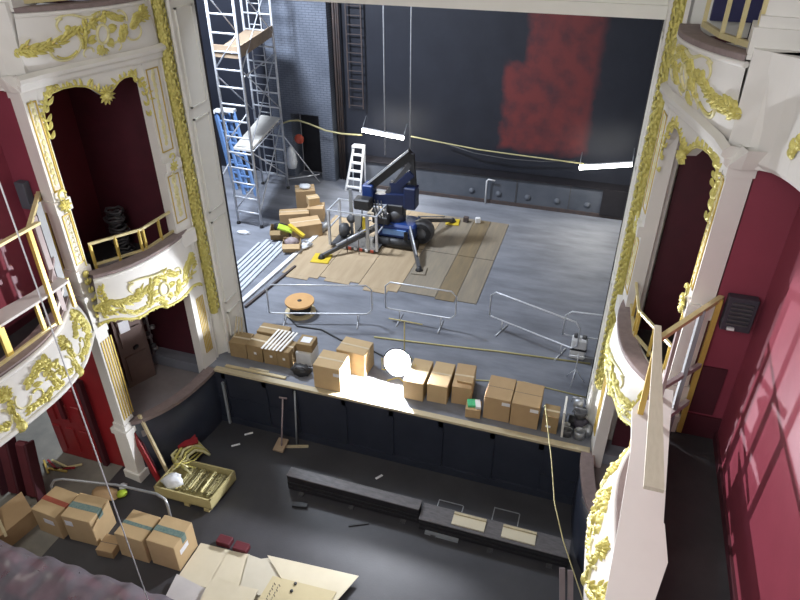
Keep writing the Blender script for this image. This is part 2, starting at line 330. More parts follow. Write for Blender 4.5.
SIDE = {-1: 'left', 1: 'right'}
BESIDE = {-1: 'above the red six panel door', 1: 'beside the long red wall'}
HAND = {-1: 'left hand', 1: 'right hand'}
def side(s):
    L = SIDE[s]; P = lambda X, y, z: V((s*X, y, z)); Q = lambda pts: [(s*x, y) for x, y in pts]
    hand = HAND[s]
    # proscenium reveal
    mb = MB().prism(Q([(3.90,1.36), (3.94,.66), (4.02,.60), (4.15,.42), (4.9,.42), (4.9,1.36)]), 0, 12.8)
    for z0, z1 in ((.35,1.0), (1.25,3.2), (3.4,5.3), (5.5,7.2)):
        for y0, y1, a, b in ((1.22,1.25,z0,z1), (.75,.78,z0,z1), (.75,1.25,z0,z0+.03), (.75,1.25,z1-.03,z1)):
            mb.box((s*3.90-.02+s*.015, y0, a), (s*3.90+.02+s*.015, y1, b))
    st('wall_proscenium_'+L, mb, 'reveal')
    st('trim_%d' % (3+s), MB().prism(Q([(3.885,1.33), (3.885,1.37), (4.3,1.37), (4.3,1.33)]), 0, 7.34), 'blackpaint')
    # gilded laurel moulding up the opening
    t = thing('gilded_moulding', 'tall gilded laurel moulding up the %s edge of the stage opening' % hand, 'moulding', P(4.03,.5,1.2))
    prof = [(4.06-.085*math.cos(a)*1.0, .5-.085*math.sin(a)) for a in [PI*(-.35+1.35*i/8) for i in range(9)]]
    MB().prism(Q(prof), 1.15, 12.5).build('roll', 'gold', t)
    R = Relief(lambda u, v: P(4.03-.112*math.cos(u), .5-.112*math.sin(u), v), -s)
    class _: pass
    z = 1.2; k = 0
    mbl = MB()
    while z < 9.0:
        for i in range(4):
            a = -.25*PI+.36*PI*i+(.18*PI if k % 2 else 0); n = V((-s*math.cos(a), -math.sin(a), 0)); tg = V((s*math.sin(a), -math.cos(a), 0))
            c0 = P(4.06,.5,z)+n*.082; sp = rnd.uniform(-.35,.35); ln = rnd.uniform(.09,.13)
            rows = []
            for q in range(4):
                tt = q/3; w = .030*math.sin(PI*(.2+.8*tt)) if q < 3 else .003; cc = c0+V((0,0,ln*tt))+tg*sp*ln*tt+n*.045*math.sin(PI*tt*.8)
                rows.append([cc-tg*w-n*.02, cc+n*.014, cc+tg*w-n*.02])
            mbl.grid(rows)
        z += .075; k += 1
    mbl.build('laurel_leaf', 'gold', t)
    for o in t.children:
        if o.name.startswith('laurel'): o['kind'] = 'stuff'
    # white fillets either side
    st('trim_%d' % (7+s), MB().prism(Q([(3.93,.66),(3.90,.62),(3.93,.58),(3.97,.60)]), .0, 12.5).prism(Q([(4.10,.42),(4.08,.37),(4.13,.33),(4.17,.40)]), .0, 12.5), 'plaster')
    # ---------------- inner pilaster
    a, b = V((4.08,.30)), V((4.13,-.09)); d = (b-a).normalized(); n = V((-d.y, d.x)); n = n if n.x < 0 else -n
    pl = thing('pilaster', 'narrow white pilaster with gilded panels between %s box and gilded moulding' % hand, 'pilaster', P(4.3,.3,-.3))
    def pq(t0, t1, o0, o1): return Q([tuple(a+d*t0+n*o0), tuple(a+d*t1+n*o0), tuple(a+d*t1+n*o1), tuple(a+d*t0+n*o1)])
    Lw = (b-a).length
    MB().prism(pq(0, Lw, -.2, .0), -.3, 7.4).build('shaft', 'plaster', pl)
    MB().prism(pq(.0, Lw, 0, .06), -.3, -.05).build('base', 'plaster', pl); MB().prism(pq(-.02, Lw, 0, .08), 3.0, 3.28).build('plinth', 'plaster', pl); MB().prism(pq(0, Lw, 0, .07), 4.55, 4.72).build('band', 'plaster', pl)
    def frame(t0, t1, z0, z1, w=.018, o=.012):
        return MB().prism(pq(t0,t0+w,0,o), z0, z1).prism(pq(t1-w,t1,0,o), z0, z1).prism(pq(t0,t1,0,o), z0, z0+w).prism(pq(t0,t1,0,o), z1-w, z1)
    frame(.06, Lw-.05, 4.9, 6.35).build('panel_frame', 'brass', pl); frame(.06, Lw-.05, 3.5, 4.45).build('panel_frame', 'brass', pl)
    Rp = Relief(lambda u, v: P(*(a+d*u+n*.0), v), -s)
    Rp.foliage([(Lw/2, 5.0), (Lw/2, 6.2)], 14, .14, .035, .02, .6); Rp.mb.build('gilded_husk', 'goldpale', pl, False); Rp = Relief(lambda u, v: P(*(a+d*u+n*.0), v), -s); Rp.foliage([(Lw/2, 3.6), (Lw/2, 4.35)], 9, .14, .04, .03, .7)
    Rp.stroke([(Lw/2, 3.6), (Lw/2, 4.35)], .008)
    Rp.mb.build('gilded_husk', 'goldpale', pl, False)
    Rb = Relief(lambda u, v: P(*(a+d*u+n*.07), v), -s)
    Rb.fan(Lw/2, 4.62, 0, 2*PI*.9, 8, .11, .03); Rb.arc(Lw/2, 4.80, .06, 0, 5, .02, .012); Rb.mb.build('gilded_bracket', 'gold', pl, False)
    fl = MB()
    for i in range(5): fl.prism(pq(.06+i*.045, .078+i*.045, 0, .015), .35, 1.75)
    fl.build('gilded_fluting', 'brass', pl)
    # ---------------- arched surround of the dress circle box
    A, B = V((4.15,-.09)), V((4.66,-1.86)); AB = A-B; W = AB.length; dn = AB.normalized(); nn = V((-dn.y, dn.x)); nn = nn if nn.x < 0 else -nn
    prof = [(-.02,3.2),(0,5.98),(.015,6.14),(.05,6.27),(.12,6.34),(.22,6.37),(.33,6.36),(.42,6.32),(.49,6.25),(.54,6.16),(.58,6.10),(.63,6.12),(.68,6.19),(.74,6.27),(.80,6.31),(.87,6.31),(.94,6.24),(.99,6.05),(1.0,5.85)]
    sur = thing('arched_box_front', 'white wall over %s box with double arch, gilded leaf edge and keystone' % hand, 'box front', P(4.6,-.8,3.3))
    def wq(u, z, o=0): p = B+AB*u+nn*o; return P(p.x, p.y, z)
    mb = MB(); pr = [(u, z) for u, z in prof if z > 3.3]
    for o in (0, -.14): mb.grid([[wq(u, z, o) for u, z in pr], [wq(u, 6.62, o) for u, z in pr]], sm=False)
    mb.grid([[wq(u, z, 0) for u, z in pr], [wq(u, z, -.14) for u, z in pr]], sm=False)
    mb.build('spandrel', 'plaster', sur)
    MB().prism(Q([(4.14,-.088), (4.12,.2), (4.42,.30), (4.40,.06)]), 2.7, 6.6).build('jamb', 'plaster', sur)
    Ra = Relief(lambda u, v: wq(u/W, v, .0), -s)
    for (u0, z0), (u1, z1) in zip(pr, pr[1:]):
        m_ = max(1, int(math.hypot((u1-u0)*W, z1-z0)/.06)); an = math.atan2(z1-z0, (u1-u0)*W)
        for q in range(m_):
            f = (q+.5)/m_; Ra.leaf((u0+(u1-u0)*f)*W, z0+(z1-z0)*f, an+PI*.5+rnd.uniform(-.4,.7), rnd.uniform(.07,.15), .03, .03)
    Ra.stroke([(u*W, z) for u, z in pr], .016)
    Ra.stroke([(-.03, z) for z in (3.4, 4.2, 5.0, 5.95)], .014)
    Ra.foliage([(.02, 5.7), (.05, 6.1), (.2, 6.38)], 7, .15, .035); Ra.foliage([(W-.02, 5.6), (W-.04, 6.05), (W-.2, 6.3)], 6, .12, .03)
    Ra.mb.build('gilded_leaf_edge', 'gold', sur, False)
    Rk = Relief(lambda u, v: wq(u/W, v, .02), -s)
    Rk.boss(.59*W, 6.10, .085, .09); Rk.fan(.59*W, 6.12, -PI*.95, -.05, 7, .15, .03, .05); Rk.fan(.59*W, 6.14, .3, PI-.3, 6, .15, .03, .04); Rk.mb.build('keystone', 'gold', sur, False)
    # cornice under the upper apron
    cor = [(4.08,.42), (4.07,.25), (4.13,-.12), (4.28,-.6), (4.45,-1.2), (4.60,-1.80), (4.64,-2.14), (4.78,-2.17), (4.95,-2.14)]
    def strip(curve, o): # push towards the auditorium
        out = []
        for i, p in enumerate(curve):
            q0, q1 = V(curve[max(0,i-1)]), V(curve[min(len(curve)-1,i+1)]); dd = (q1-q0).normalized(); m2 = V((dd.y, -dd.x)); m2 = m2 if m2.x < 0 else -m2
            out.append(tuple(V(p)+m2*o))
        return out
    mb = MB()
    for (o0, z0), (o1, z1) in (((0,6.46),(.04,6.50)), ((.04,6.50),(.05,6.56)), ((.05,6.56),(.10,6.60)), ((.10,6.60),(.10,6.65)), ((.10,6.65),(.02,6.70))):
        mb.grid([[P(x, y, z0) for x, y in strip(cor, o0)], [P(x, y, z1) for x, y in strip(cor, o1)]], sm=False)
    mb.grid([[P(x, y, 6.46) for x, y in cor], [P(x, y, 6.70) for x, y in strip(cor, -.1)]], sm=False)
    st('trim_%d' % (11+s), mb, 'plaster')
    # ---------------- bombe balcony fronts
    def resample(curve, t):
        ls = [0]
        for i in range(len(curve)-1): ls.append(ls[-1]+(V(curve[i+1])-V(curve[i])).length)
        D = max(0, min(.9999, t))*ls[-1]; k = max(i for i in range(len(curve)-1) if ls[i] <= D); f = (D-ls[k])/(ls[k+1]-ls[k])
        g = lambda i: V(curve[max(0, min(len(curve)-1, i))])
        p0, p1, p2, p3 = g(k-1), g(k), g(k+1), g(k+2)
        return .5*((2*p1)+(p2-p0)*f+(2*p0-5*p1+4*p2-p3)*f*f+(3*p1-p0-3*p2+p3)*f**3)
    def balcony(nm, label, top, bot, ztop, zbot, bulge, levelname):
        """top/bot plan curves from outer to inner; zbot a function of t"""
        t_ = thing('box_balcony', label, 'balcony', P(4.3,-.8,zbot(.5)))
        Wm = 2.1
        def S(u, v):
            t = u/Wm; k = v; zb = zbot(max(0, min(1, t))); H = ztop(max(0,min(1,t)))-.07-zb; kk = max(0, min(1, k/H)) ; p = resample(bot, t)*(1-kk)+resample(top, t)*kk
            if t < 0: p = p+(resample(top, .05)-resample(top, 0))*t*20
            if t > 1: p = p+(resample(top, 1)-resample(top, .95))*(t-1)*20
            o = bulge*math.sin(PI*min(1, kk*1.0))*(.35+.65*math.sin(PI*max(0, min(1, t))))
            z = zb+k + (0 if k <= H else 0)
            return P(p.x-o, p.y-o*.25, z)
        N, K = 28, 9
        Hs = lambda t: ztop(t)-.07-zbot(t)
        rows = [[S(Wm*i/N, Hs(i/N)*k/K) for i in range(N+1)] for k in range(K+1)]
        back = [[P(5.0 if False else resample(bot, i/N).x+.16, resample(bot, i/N).y+.02, zbot(i/N)+Hs(i/N)*k/K) for i in range(N+1)] for k in (0, K)]
        mb = MB().grid(rows); mb.grid([rows[0], back[0]]); mb.grid([back[0], back[1]]); mb.grid([rows[-1], back[1]]); mb.build('front', 'plaster', t_)
        # white roll under the capping
        MB().tube([P(resample(top, i/N).x-.0, resample(top, i/N).y, ztop(i/N)-.10) for i in range(N+1)], .035, 8).build('roll_moulding', 'plaster', t_)
        # capping
        capm = MB()
        out = [resample(top, i/N)+V((-.03,-.01)) for i in range(N+1)]
        inn = [V((p.x+.25, p.y+.02)) for p in out]
        z_ = [ztop(i/N) for i in range(N+1)]
        r = lambda pts, dz: [P(p.x, p.y, z_[i]+dz) for i, p in enumerate(pts)]
        capm.grid([r(out,-.065), r(out,-.01), r([p+V((.015,0)) for p in out], 0), r(inn,0), r(inn,-.62), r([p+V((-.03,0)) for p in inn],-.62), r([p+V((-.03,0)) for p in inn],-.065), r(out,-.065)], sm=False)
        capm.build('capping', 'capping', t_)
        return t_, S, Hs
    top = [(4.50,-1.99), (4.26,-1.62), (4.12,-1.18), (4.06,-.70), (4.05,-.30), (4.09,.03), (4.13,.20)]
    bot = [(4.64,-2.02), (4.42,-1.7), (4.25,-1.2), (4.14,-.7), (4.09,-.3), (4.07,.05), (4.07,.25)]
    zt = lambda t: 3.40-.10*t
    zb = lambda t: 2.34-.36*t+.06*math.sin(t*PI*5)-.10*math.exp(-((t-.55)/.10)**2)
    t_, S, Hs = balcony('b', 'white bombe %s box front with gilt cartouche, brown capping and scalloped gilt hem' % ('lower left' if s < 0 else 'lower right'), top, bot, zt, zb, .10, '')
    R = Relief(S, -s); pale = R.motif(2.1, .95, 1.15)
    R.foliage([(1.35, .2), (1.6, .35), (1.85, .3), (2.0, .5)], 8, .13, .035); R.foliage([(.10, .18), (.14, .4), (.10, .7)], 9, .12, .03, .05); R.foliage([(.1, .16), (.4, .2), (.75, .18), (1.0, .22)], 14, .11, .03, .04)
    R.mb.build('gilded_foliage', 'gold', t_, False); pale.build_each('gilded_scroll', 'goldpale', t_)
    Rh = Relief(S, -s)
    for i in range(42):
        u = 2.1*i/41; Rh.leaf(u, .045, -PI/2+rnd.uniform(-.9,.9), .085, .035, .035)
    Rh.stroke([(2.1*i/40, .03) for i in range(41)], .026, .026)
    Rh.boss(1.15, .02, .07, .07); Rh.boss(.62, .02, .05, .05); Rh.boss(1.62, .02, .05, .05)
    Rh.mb.build('gilded_hem', 'gold', t_, False)
    # railing on the capping
    rl = thing('box_railing', 'low pale gold metal railing on the brown capping of the %s box' % hand, 'railing', P(4.3,-.85,3.36))
    k1, k0, k2 = (4.67,-1.72), (4.26,-.87), (4.20,.02)
    zz = lambda z, i: z-(.0,.05,.1)[i]
    for nm, z in (('top_rail', 3.82), ('bottom_rail', 3.42)):
        MB().bar(P(*k1, z), P(*k0, z-.06), .035, .045).bar(P(*k0, z-.06), P(*k2, z-.06), .035, .045).build(nm, 'brasspale', rl)
    for i, (x, y) in enumerate(((4.66,-1.70), (4.47,-1.31), (4.28,-.92), (4.26,-.83), (4.23,-.42), (4.20,0))):
        MB().bar(P(x, y, 3.31), P(x, y, 3.80 if i < 2 else 3.77), .04).build('post', 'brass', rl)
    # upper tier balcony
    top2 = [(4.60,-1.90), (4.38,-1.55), (4.20,-1.15), (4.08,-.7), (4.04,-.35), (4.05,-.05), (4.07,.2)]
    bot2 = [(4.66,-2.0), (4.52,-1.5), (4.38,-1.0), (4.24,-.5), (4.12,-.1), (4.06,.2), (4.06,.36)]
    t_, S, Hs = balcony('b', 'white curved %s box front with gilt cartouche just under the top of the photo' % ('upper left' if s < 0 else 'upper right'), top2, bot2, lambda t: 7.55-.08*t, lambda t: 6.68, .06, '')
    R = Relief(S, -s); pale = R.motif(2.1, .78, 1.05)
    R.mb.build('gilded_foliage', 'gold', t_, False); pale.build_each('gilded_scroll', 'goldpale', t_)
    rl = thing('box_railing', 'gold framed railing on the capping of the %s box' % ('upper left' if s < 0 else 'upper right'), 'railing', P(4.45,-1.2,7.55))
    q = [(4.66,-1.75), (4.40,-1.12), (4.26,-.45)]
    for nm, z in (('bottom_rail', 7.60), ('top_rail', 8.3)): MB().bar(P(*q[0], z), P(*q[1], z-.02), .05, .06).bar(P(*q[1], z-.02), P(*q[2], z-.02), .05, .06).build(nm, 'brasspale', rl)
    for x, y in ((4.65,-1.72), (4.53,-1.43), (4.40,-1.12), (4.26,-.45)): MB().bar(P(x, y, 7.55), P(x, y, 8.3), .045).build('post', 'brasspale', rl)
    # ---------------- corner pillar
    pc = thing('corner_pillar', 'tall white %s corner pillar with gilded panels, capital and fluted foot' % hand, 'pillar', P(4.8,-1.95,-1.5))
    sh = [(4.67,-2.13), (4.93,-2.09), (4.93,-1.82), (4.665,-1.86)]
    def grow(poly, g):
        c0 = V((4.80,-1.97)); return Q([tuple(V(p)+(V(p)-c0).normalized()*g) for p in poly])
    MB().prism(Q(sh), -.1, 6.5).build('shaft', 'plaster', pc)
    MB().prism(grow(sh, .07), -1.5, -.25).prism(grow(sh, .11), -.25, -.12).prism(grow(sh, .04), -.12, .0).prism(grow(sh, .12), -1.5, -1.3).build('pedestal', 'plaster', pc)
    MB().prism(grow(sh, .03), 2.15, 2.45).prism(grow(sh, .05), 2.9, 3.0).prism(grow(sh, .02), 2.45, 2.9).prism(grow(sh, .04), 3.3, 3.5).build('plinth_block', 'plaster', pc)
    MB().prism(grow(sh, .04), 4.55, 4.75).prism(grow(sh, .025), 6.36, 6.5).build('capital', 'plaster', pc)
    g0, g1 = V(sh[0]), V(sh[3]); gd = (g1-g0).normalized(); gw = (g1-g0).length; gn = V((gd.y, -gd.x)); gn = gn if gn.x < 0 else -gn
    gq = lambda t0, t1, o0, o1: Q([tuple(g0+gd*t0+gn*o0), tuple(g0+gd*t1+gn*o0), tuple(g0+gd*t1+gn*o1), tuple(g0+gd*t0+gn*o1)])
    fl = MB()
    for i in range(5): fl.prism(gq(.04+i*.062, .065+i*.062, 0, .016), .12, 2.0)
    fl.build('gilded_fluting', 'brass', pc)
    fr = MB()
    for z0, z1 in ((3.6,4.5), (4.9,6.3)):
        fr.prism(gq(.05,.07,0,.014), z0, z1).prism(gq(gw-.07,gw-.05,0,.014), z0, z1).prism(gq(.05,gw-.05,0,.014), z0, z0+.02).prism(gq(.05,gw-.05,0,.014), z1-.02, z1)
    fr.build('panel_frame', 'brass', pc)
    Rg = Relief(lambda u, v: P(*(g0+gd*u+gn*.005), v), -s)
    Rg.foliage([(gw/2, 5.0), (gw/2, 6.2)], 14, .12, .035, .02, .6); Rg.mb.build('gilded_husk', 'goldpale', pc, False); Rg = Relief(lambda u, v: P(*(g0+gd*u+gn*.005), v), s); Rg.foliage([(gw/2, 3.65), (gw/2, 4.4)], 10, .13, .04, .04, .8)
    Rg.mb.build('gilded_husk', 'goldpale', pc, False)
    Rg = Relief(lambda u, v: P(*(g0+gd*u+gn*.05), v), -s); Rg.fan(gw/2, 4.66, 0, 5.6, 9, .13, .035, .05); Rg.arc(gw/2, 4.85, .07, 0, 5, .025, .012); Rg.boss(gw/2, 3.4, .07)
    Rg.foliage([(gw/2, 2.35), (gw/2, 3.2)], 6, .12, .035)
    Rg.mb.build('gilded_bracket', 'gold', pc, False)
    # upper level pillar
    up = thing('upper_pillar', 'stout white pillar at the outer end of the %s box railing at top' % hand, 'pillar', P(4.85,-1.7,7.5))
    MB().prism(Q([(4.70,-1.50), (4.66,-1.80), (5.02,-1.86), (5.05,-1.5)]), 7.5, 12.7).build('shaft', 'plaster', up)
    MB().prism(Q([(4.62,-1.45), (4.58,-1.90), (5.08,-1.96), (5.1,-1.45)]), 7.5, 7.8).prism(Q([(4.66,-1.47), (4.62,-1.86), (5.05,-1.91), (5.08,-1.47)]), 7.8, 7.9).build('base', 'plaster', up)
    # ---------------- box rooms
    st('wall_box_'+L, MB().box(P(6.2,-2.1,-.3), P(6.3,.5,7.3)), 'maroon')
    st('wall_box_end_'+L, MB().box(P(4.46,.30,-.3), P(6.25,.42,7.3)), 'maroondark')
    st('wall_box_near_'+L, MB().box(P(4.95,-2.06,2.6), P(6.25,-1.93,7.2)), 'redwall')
    st('wall_box_upper_'+L, MB().box(P(6.0,-2.1,7.5), P(6.1,.5,12.8)).box(P(4.4,.3,7.5), P(6.1,.45,12.8)), 'bluedim')
    st('floor_box_'+L, MB().prism(Q([(4.5,.3), (4.3,.1), (4.35,-1.5), (4.8,-1.95), (6.2,-1.95), (6.2,.3)]), 2.5, 2.7), 'circlefloor')
    st('floor_box_lower_'+L, MB().prism(Q([(4.0,.1), (4.12,-1.1), (4.5,-1.9), (6.2,-1.9), (6.2,.3), (4.1,.3)]), -.45, -.3), 'mauvefloor')
    st('ceiling_box_'+L, MB().prism(Q([(4.4,.3), (4.5,-.5), (4.8,-1.95), (9.0,-1.95), (9.0,.3)]), 7.0, 7.25), 'plaster')
    # pit side curved rail wall under the lower box
    cv = [(3.93,.02), (3.94,-.40), (4.05,-1.05), (4.22,-1.5), (4.45,-1.86), (4.62,-2.0)]
    cw = thing('curved_parapet', 'dark curved parapet with brown handrail at the %s end of the pit' % hand, 'parapet', P(4.1,-1,-1.5))
    cs = [resample(cv, i/16) for i in range(17)]
    MB().grid([[P(p.x+.04, p.y, z) for p in cs] for z in (-1.5, -.08)]+[[P(p.x+.16, p.y+.04, z) for p in cs] for z in (-.08, -1.5)], sm=True).build('panel', 'pitwall', cw)
    MB().grid([[P(p.x+o, p.y, z) for p in cs] for o, z in ((0,-.08),(0,0),(.24,0),(.24,-.08),(0,-.08))], sm=False).build('handrail', 'capping', cw)
    # ---------------- circle arm
    arm = [(4.64,-2.22), (4.42,-2.56), (4.19,-2.98), (4.06,-3.4), (4.01,-3.8), (4.02,-4.3), (4.07,-5.0), (4.16,-6.2)]
    ARMT, ARMB = 3.15, 2.3
    ln = 0; acc = [0]
    AP = [resample(arm, i/60) for i in range(61)]
    for i in range(60): ln += (AP[i+1]-AP[i]).length; acc.append(ln)
    def SA(u, v):
        u_ = max(0, min(ln-.001, u)); i = max(j for j in range(60) if acc[j] <= u_); f = (u_-acc[i])/(acc[i+1]-acc[i]); p = AP[i]*(1-f)+AP[i+1]*f
        if u < 0: p = p+(AP[0]-AP[1]).normalized()*(-u)
        if u > ln: p = p+(AP[60]-AP[59]).normalized()*(u-ln)
        d_ = (AP[i+1]-AP[i]).normalized(); m2 = V((d_.y, -d_.x)); m2 = m2 if m2.x < 0 else -m2
        vv = max(0, min(1, (v-2.3)/.85)); o = -.20*vv**1.6+.05*math.sin(PI*vv); return P(p.x+m2.x*o, p.y+m2.y*o, v)
    ca = thing('circle_balcony', 'dress circle parapet with gilded rococo relief, curving away from the %s box' % hand, 'balcony', P(4.3,-4,2.2))
    rows = [[SA(ln*i/50, 2.3+.80*k/8) for i in range(51)] for k in range(9)]
    rin = [[SA(ln*i/50, z)+P(.25*min(1,.1+i/14),0,0) for i in range(51)] for z in (3.10, 2.3)]
    MB().grid(rows+rin+[rows[0]]).build('front', 'plaster', ca)
    MB().tube([SA(ln*i/50, 3.07) for i in range(51)], .04).tube([SA(ln*i/50, 2.32) for i in range(51)], .05).build('roll_moulding', 'plaster', ca)
    MB().grid([[SA(ln*i/50, 3.10)+P(o*min(1,.1+i/12),0,z) for i in range(51)] for o, z in ((0,0),(0,.05),(.30,.05),(.30,-.4),(.26,-.4),(.26,0),(0,0))], sm=False).build('capping', 'capping', ca)
    R = Relief(SA, -s); pale = Relief(SA, -s, True)
    u = .25
    R.foliage([(.1, 2.45), (.2, 2.7), (.3, 2.95)], 7, .14, .04)
    while u < ln-.2:
        for j in range(3):
            uu = u+j*.22; R.arc(uu, 2.58+.18*(j % 2), .11, .5*j, .5*j+4.4, .022, .012, 12, .4); R.leaf(uu, 2.75, rnd.uniform(0, 6), .17, .045, .05)
        R.foliage([(u-.05, 2.42), (u+.15, 2.52), (u+.35, 2.45), (u+.6, 2.48)], 12, .13, .035, .05); R.foliage([(u, 2.88), (u+.2, 2.93), (u+.45, 2.82)], 9, .12, .035, .045)
        R.foliage([(u+.05, 2.5), (u+.12, 2.7), (u+.05, 2.9)], 7, .12, .035, .05)
        ub = u+.85
        R.fan(ub, 2.88, -.2, PI+.2, 9, .14, .032, .05); R.fan(ub, 2.84, -.1, PI+.1, 7, .10, .03, .08); R.boss(ub, 2.86, .07, .07)
        R.foliage([(ub, 2.78), (ub+.03, 2.58), (ub, 2.4)], 8, .11, .035, .05); R.boss(ub, 2.32, .10, .09); R.fan(ub, 2.34, -PI, 0, 7, .13, .03, .05)
        pale.arc(ub+.22, 2.60, .16, 2, 6.3, .022, .012, 12, .1); pale.arc(ub-.18, 2.68, .13, -3, 1.1, .02, .012, 12, .1)
        R.foliage([(ub+.15, 2.45), (ub+.3, 2.55), (ub+.42, 2.78)], 8, .12, .035, .045)
        u += 1.30
    R.mb.build('gilded_foliage', 'gold', ca, False); pale.build_each('gilded_scroll', 'goldpale', ca)
    st('floor_circle_'+L, MB().prism(Q([(4.35,-2.9), (4.25,-3.4), (4.2,-4), (4.25,-5), (4.4,-6.5), (4.5,-9), (5.6,-9), (5.6,-1.97), (4.98,-1.97), (4.7,-2.3)]), 2.35, 2.7), 'circlefloor')
    # side wall above circle level and its baseboard
    st('wall_'+L, MB().box(P(5.45,-14,2.5), P(5.6,-2.0,7.2)), 'redwall')
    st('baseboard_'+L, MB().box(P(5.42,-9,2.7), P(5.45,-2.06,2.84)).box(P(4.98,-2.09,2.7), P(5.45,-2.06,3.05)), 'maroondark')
    # lower level beyond pillar
    st('wall_lower_'+L, MB().box(P(4.98,-1.95,-1.5), P(6.76 if s < 0 else 9.4,-1.8,2.5)), 'redpaint')
    st('wall_outer_'+L, MB().box(P(9.4,-9,-1.5), P(9.5,-1.8,2.5)), 'plaster')
    # upper circle front
    uc = [(4.86,-2.07), (5.10,-2.35), (5.24,-2.75), (5.33,-3.3), (5.36,-4.2), (5.38,-6)]
    U = [resample(uc, i/30) for i in range(31)]
    tc = thing('upper_circle_balcony', 'white upper circle front with gilded relief at the top %s edge of the photo' % hand, 'balcony', P(5.2,-3,6.5))
    MB().grid([[P(p.x-o, p.y-o*.3, z) for p in U] for o, z in ((0,6.5),(.04,6.55),(.05,6.9),(.08,7.3),(.10,7.62),(-.7,7.62),(-.7,6.9),(0,6.9),(0,6.5))], sm=False).build('front', 'plaster', tc)
    SU = lambda u, v: (lambda p: P(p.x-.06, p.y-.02, v))(resample(uc, u/4.2))
    R = Relief(SU, -s); R.foliage([(.55, 6.75), (.62, 6.95), (.8, 7.15), (.95, 7.4)], 12, .13, .035); R.fan(1.0, 7.05, 0, 5.6, 9, .15, .04); R.arc(1.0, 7.05, .2, .5, 5.5, .02, .012, 14); R.foliage([(1.0, 6.7), (1.3, 6.75), (1.6, 6.9)], 8, .13, .035)
    R.mb.build('gilded_foliage', 'gold', tc, False)
    pb = MB().prism(Q([(4.80,-2.12), (4.62,-1.98), (4.64,-1.75), (5.1,-1.8), (5.15,-2.25)]), 6.48, 7.62); pb.build('corner_block', 'plaster', tc)
    st('floor_upper_'+L, MB().prism(Q([(5.5,-9), (5.5,-3), (5.2,-2.4), (4.9,-2.0), (7,-1.9), (9,-1.9), (9,-9)]), 6.9, 7.2), 'circlefloor')
    st('wall_upper_'+L, MB().box(P(7.0,-9,7.2), P(7.15,.5,12.8)), 'plaster')
    # ---------------- shelf board and handrail assembly on the arm
    sb = thing('shelf_board', ('greyish white board laid on gold posts above the left circle capping' if s < 0 else 'long broad white board running down the right circle parapet to the bottom edge'), 'board', P(4.45,-3.8,3.66))
    pl_ = [(4.32,-2.62), (4.60,-2.60), (4.60,-3.1), (4.70,-3.7), (4.75,-4.6), (4.42,-4.6), (4.36,-3.94), (4.31,-3.15)] if s < 0 else [(4.22,-3.0), (4.44,-2.5), (4.70,-2.5), (4.64,-3.2), (4.55,-4.62), (4.56,-4.64), (4.58,-5.08), (4.44,-5.6), (4.36,-6.1), (4.02,-6.1), (4.05,-5.6), (4.13,-4.78), (4.22,-3.7)]
    MB().prism(Q(pl_), 3.66, 3.70).build('panel', 'greyshelf' if s < 0 else 'plaster', sb)
    if s > 0: MB().prism(Q([(4.46,-3.0), (4.56,-2.75), (4.52,-4.5), (4.46,-4.5)]), 3.3, 3.66).build('upstand', 'plaster', sb)
    cr = thing('circle_railing', 'gold and grey safety railing with flat handrail on the %s circle parapet' % hand, 'railing', P(4.3,-3.05,3.33))
    MB().bar(P(4.32,-3.05,3.14), P(4.30,-3.05,4.80), .065, .065).build('corner_post', 'brass', cr)
    MB().bar(P(4.30,-3.05,4.78), P(5.0,-2.06,4.86), .06, .055).build('end_rail', 'brasspale', cr)
    MB().bar(P(4.33,-2.95,3.85), P(4.98,-2.14,3.9), .05, .06).build('lower_rail', 'mauve', cr)
    MB().bar(P(4.42,-2.95,3.3), P(4.96,-2.16,3.3), .06, .08).build('kick_rail', 'greyshelf', cr)
    MB().prism(Q([(4.25,-2.85), (4.32,-2.85), (4.31,-5.3), (4.15,-5.3)] if s > 0 else [(4.25,-2.85), (4.32,-2.85), (4.38,-6.6), (4.24,-6.6)]), 4.79, 4.83).build('handrail', 'palepine' if s > 0 else 'brasspale', cr)
    for y in (-6.9, -7.6, -8.3, -9.0): MB().bar(P(4.5, y, 2.7), P(4.5, y, 4.79), .05).build('post', 'brass', cr)  # unseen posts and rails added to throw lattice shadows on the side wall
    MB().bar(P(4.5,-6.7,4.79), P(4.5,-9.4,4.79), .06, .06).build('shadow_rail', 'brasspale', cr); MB().bar(P(4.5,-6.7,4.1), P(4.5,-9.4,4.1), .05, .05).build('shadow_rail', 'brasspale', cr)
    MB().bar(P(4.98,-2.12,2.75), P(4.98,-2.12,4.86), .06, .06).build('wall_post', 'brass', cr)
    MB().bar(P(4.55,-2.70,2.75), P(4.53,-2.70,4.80), .04, .09).build('post', 'mauve', cr); MB().bar(P(4.80,-2.36,2.75), P(4.78,-2.36,4.84), .05, .13).build('post', 'greywood', cr)
    for y in ((-4.0, -5.2, -6.2) if s < 0 else ()): MB().bar(P(4.36, y, 3.14), P(4.32, y, 4.79), .05).build('post', 'brass', cr)
    for y in ((-2.55, -3.95, -3.3, -4.6) if s < 0 else (-2.55,)):
        MB().bar(P(4.36+(.1 if y > -2.7 else 0), y, 3.13), P(4.36+(.1 if y > -2.7 else 0), y, 3.66), .055).build('short_post', 'brass', cr)
    MB().bar(P(4.34,-3.08,3.17), P(4.34,-6.2,3.17), .04, .05).build('bottom_rail', 'brasspale', cr)
for s in (-1, 1): side(s)

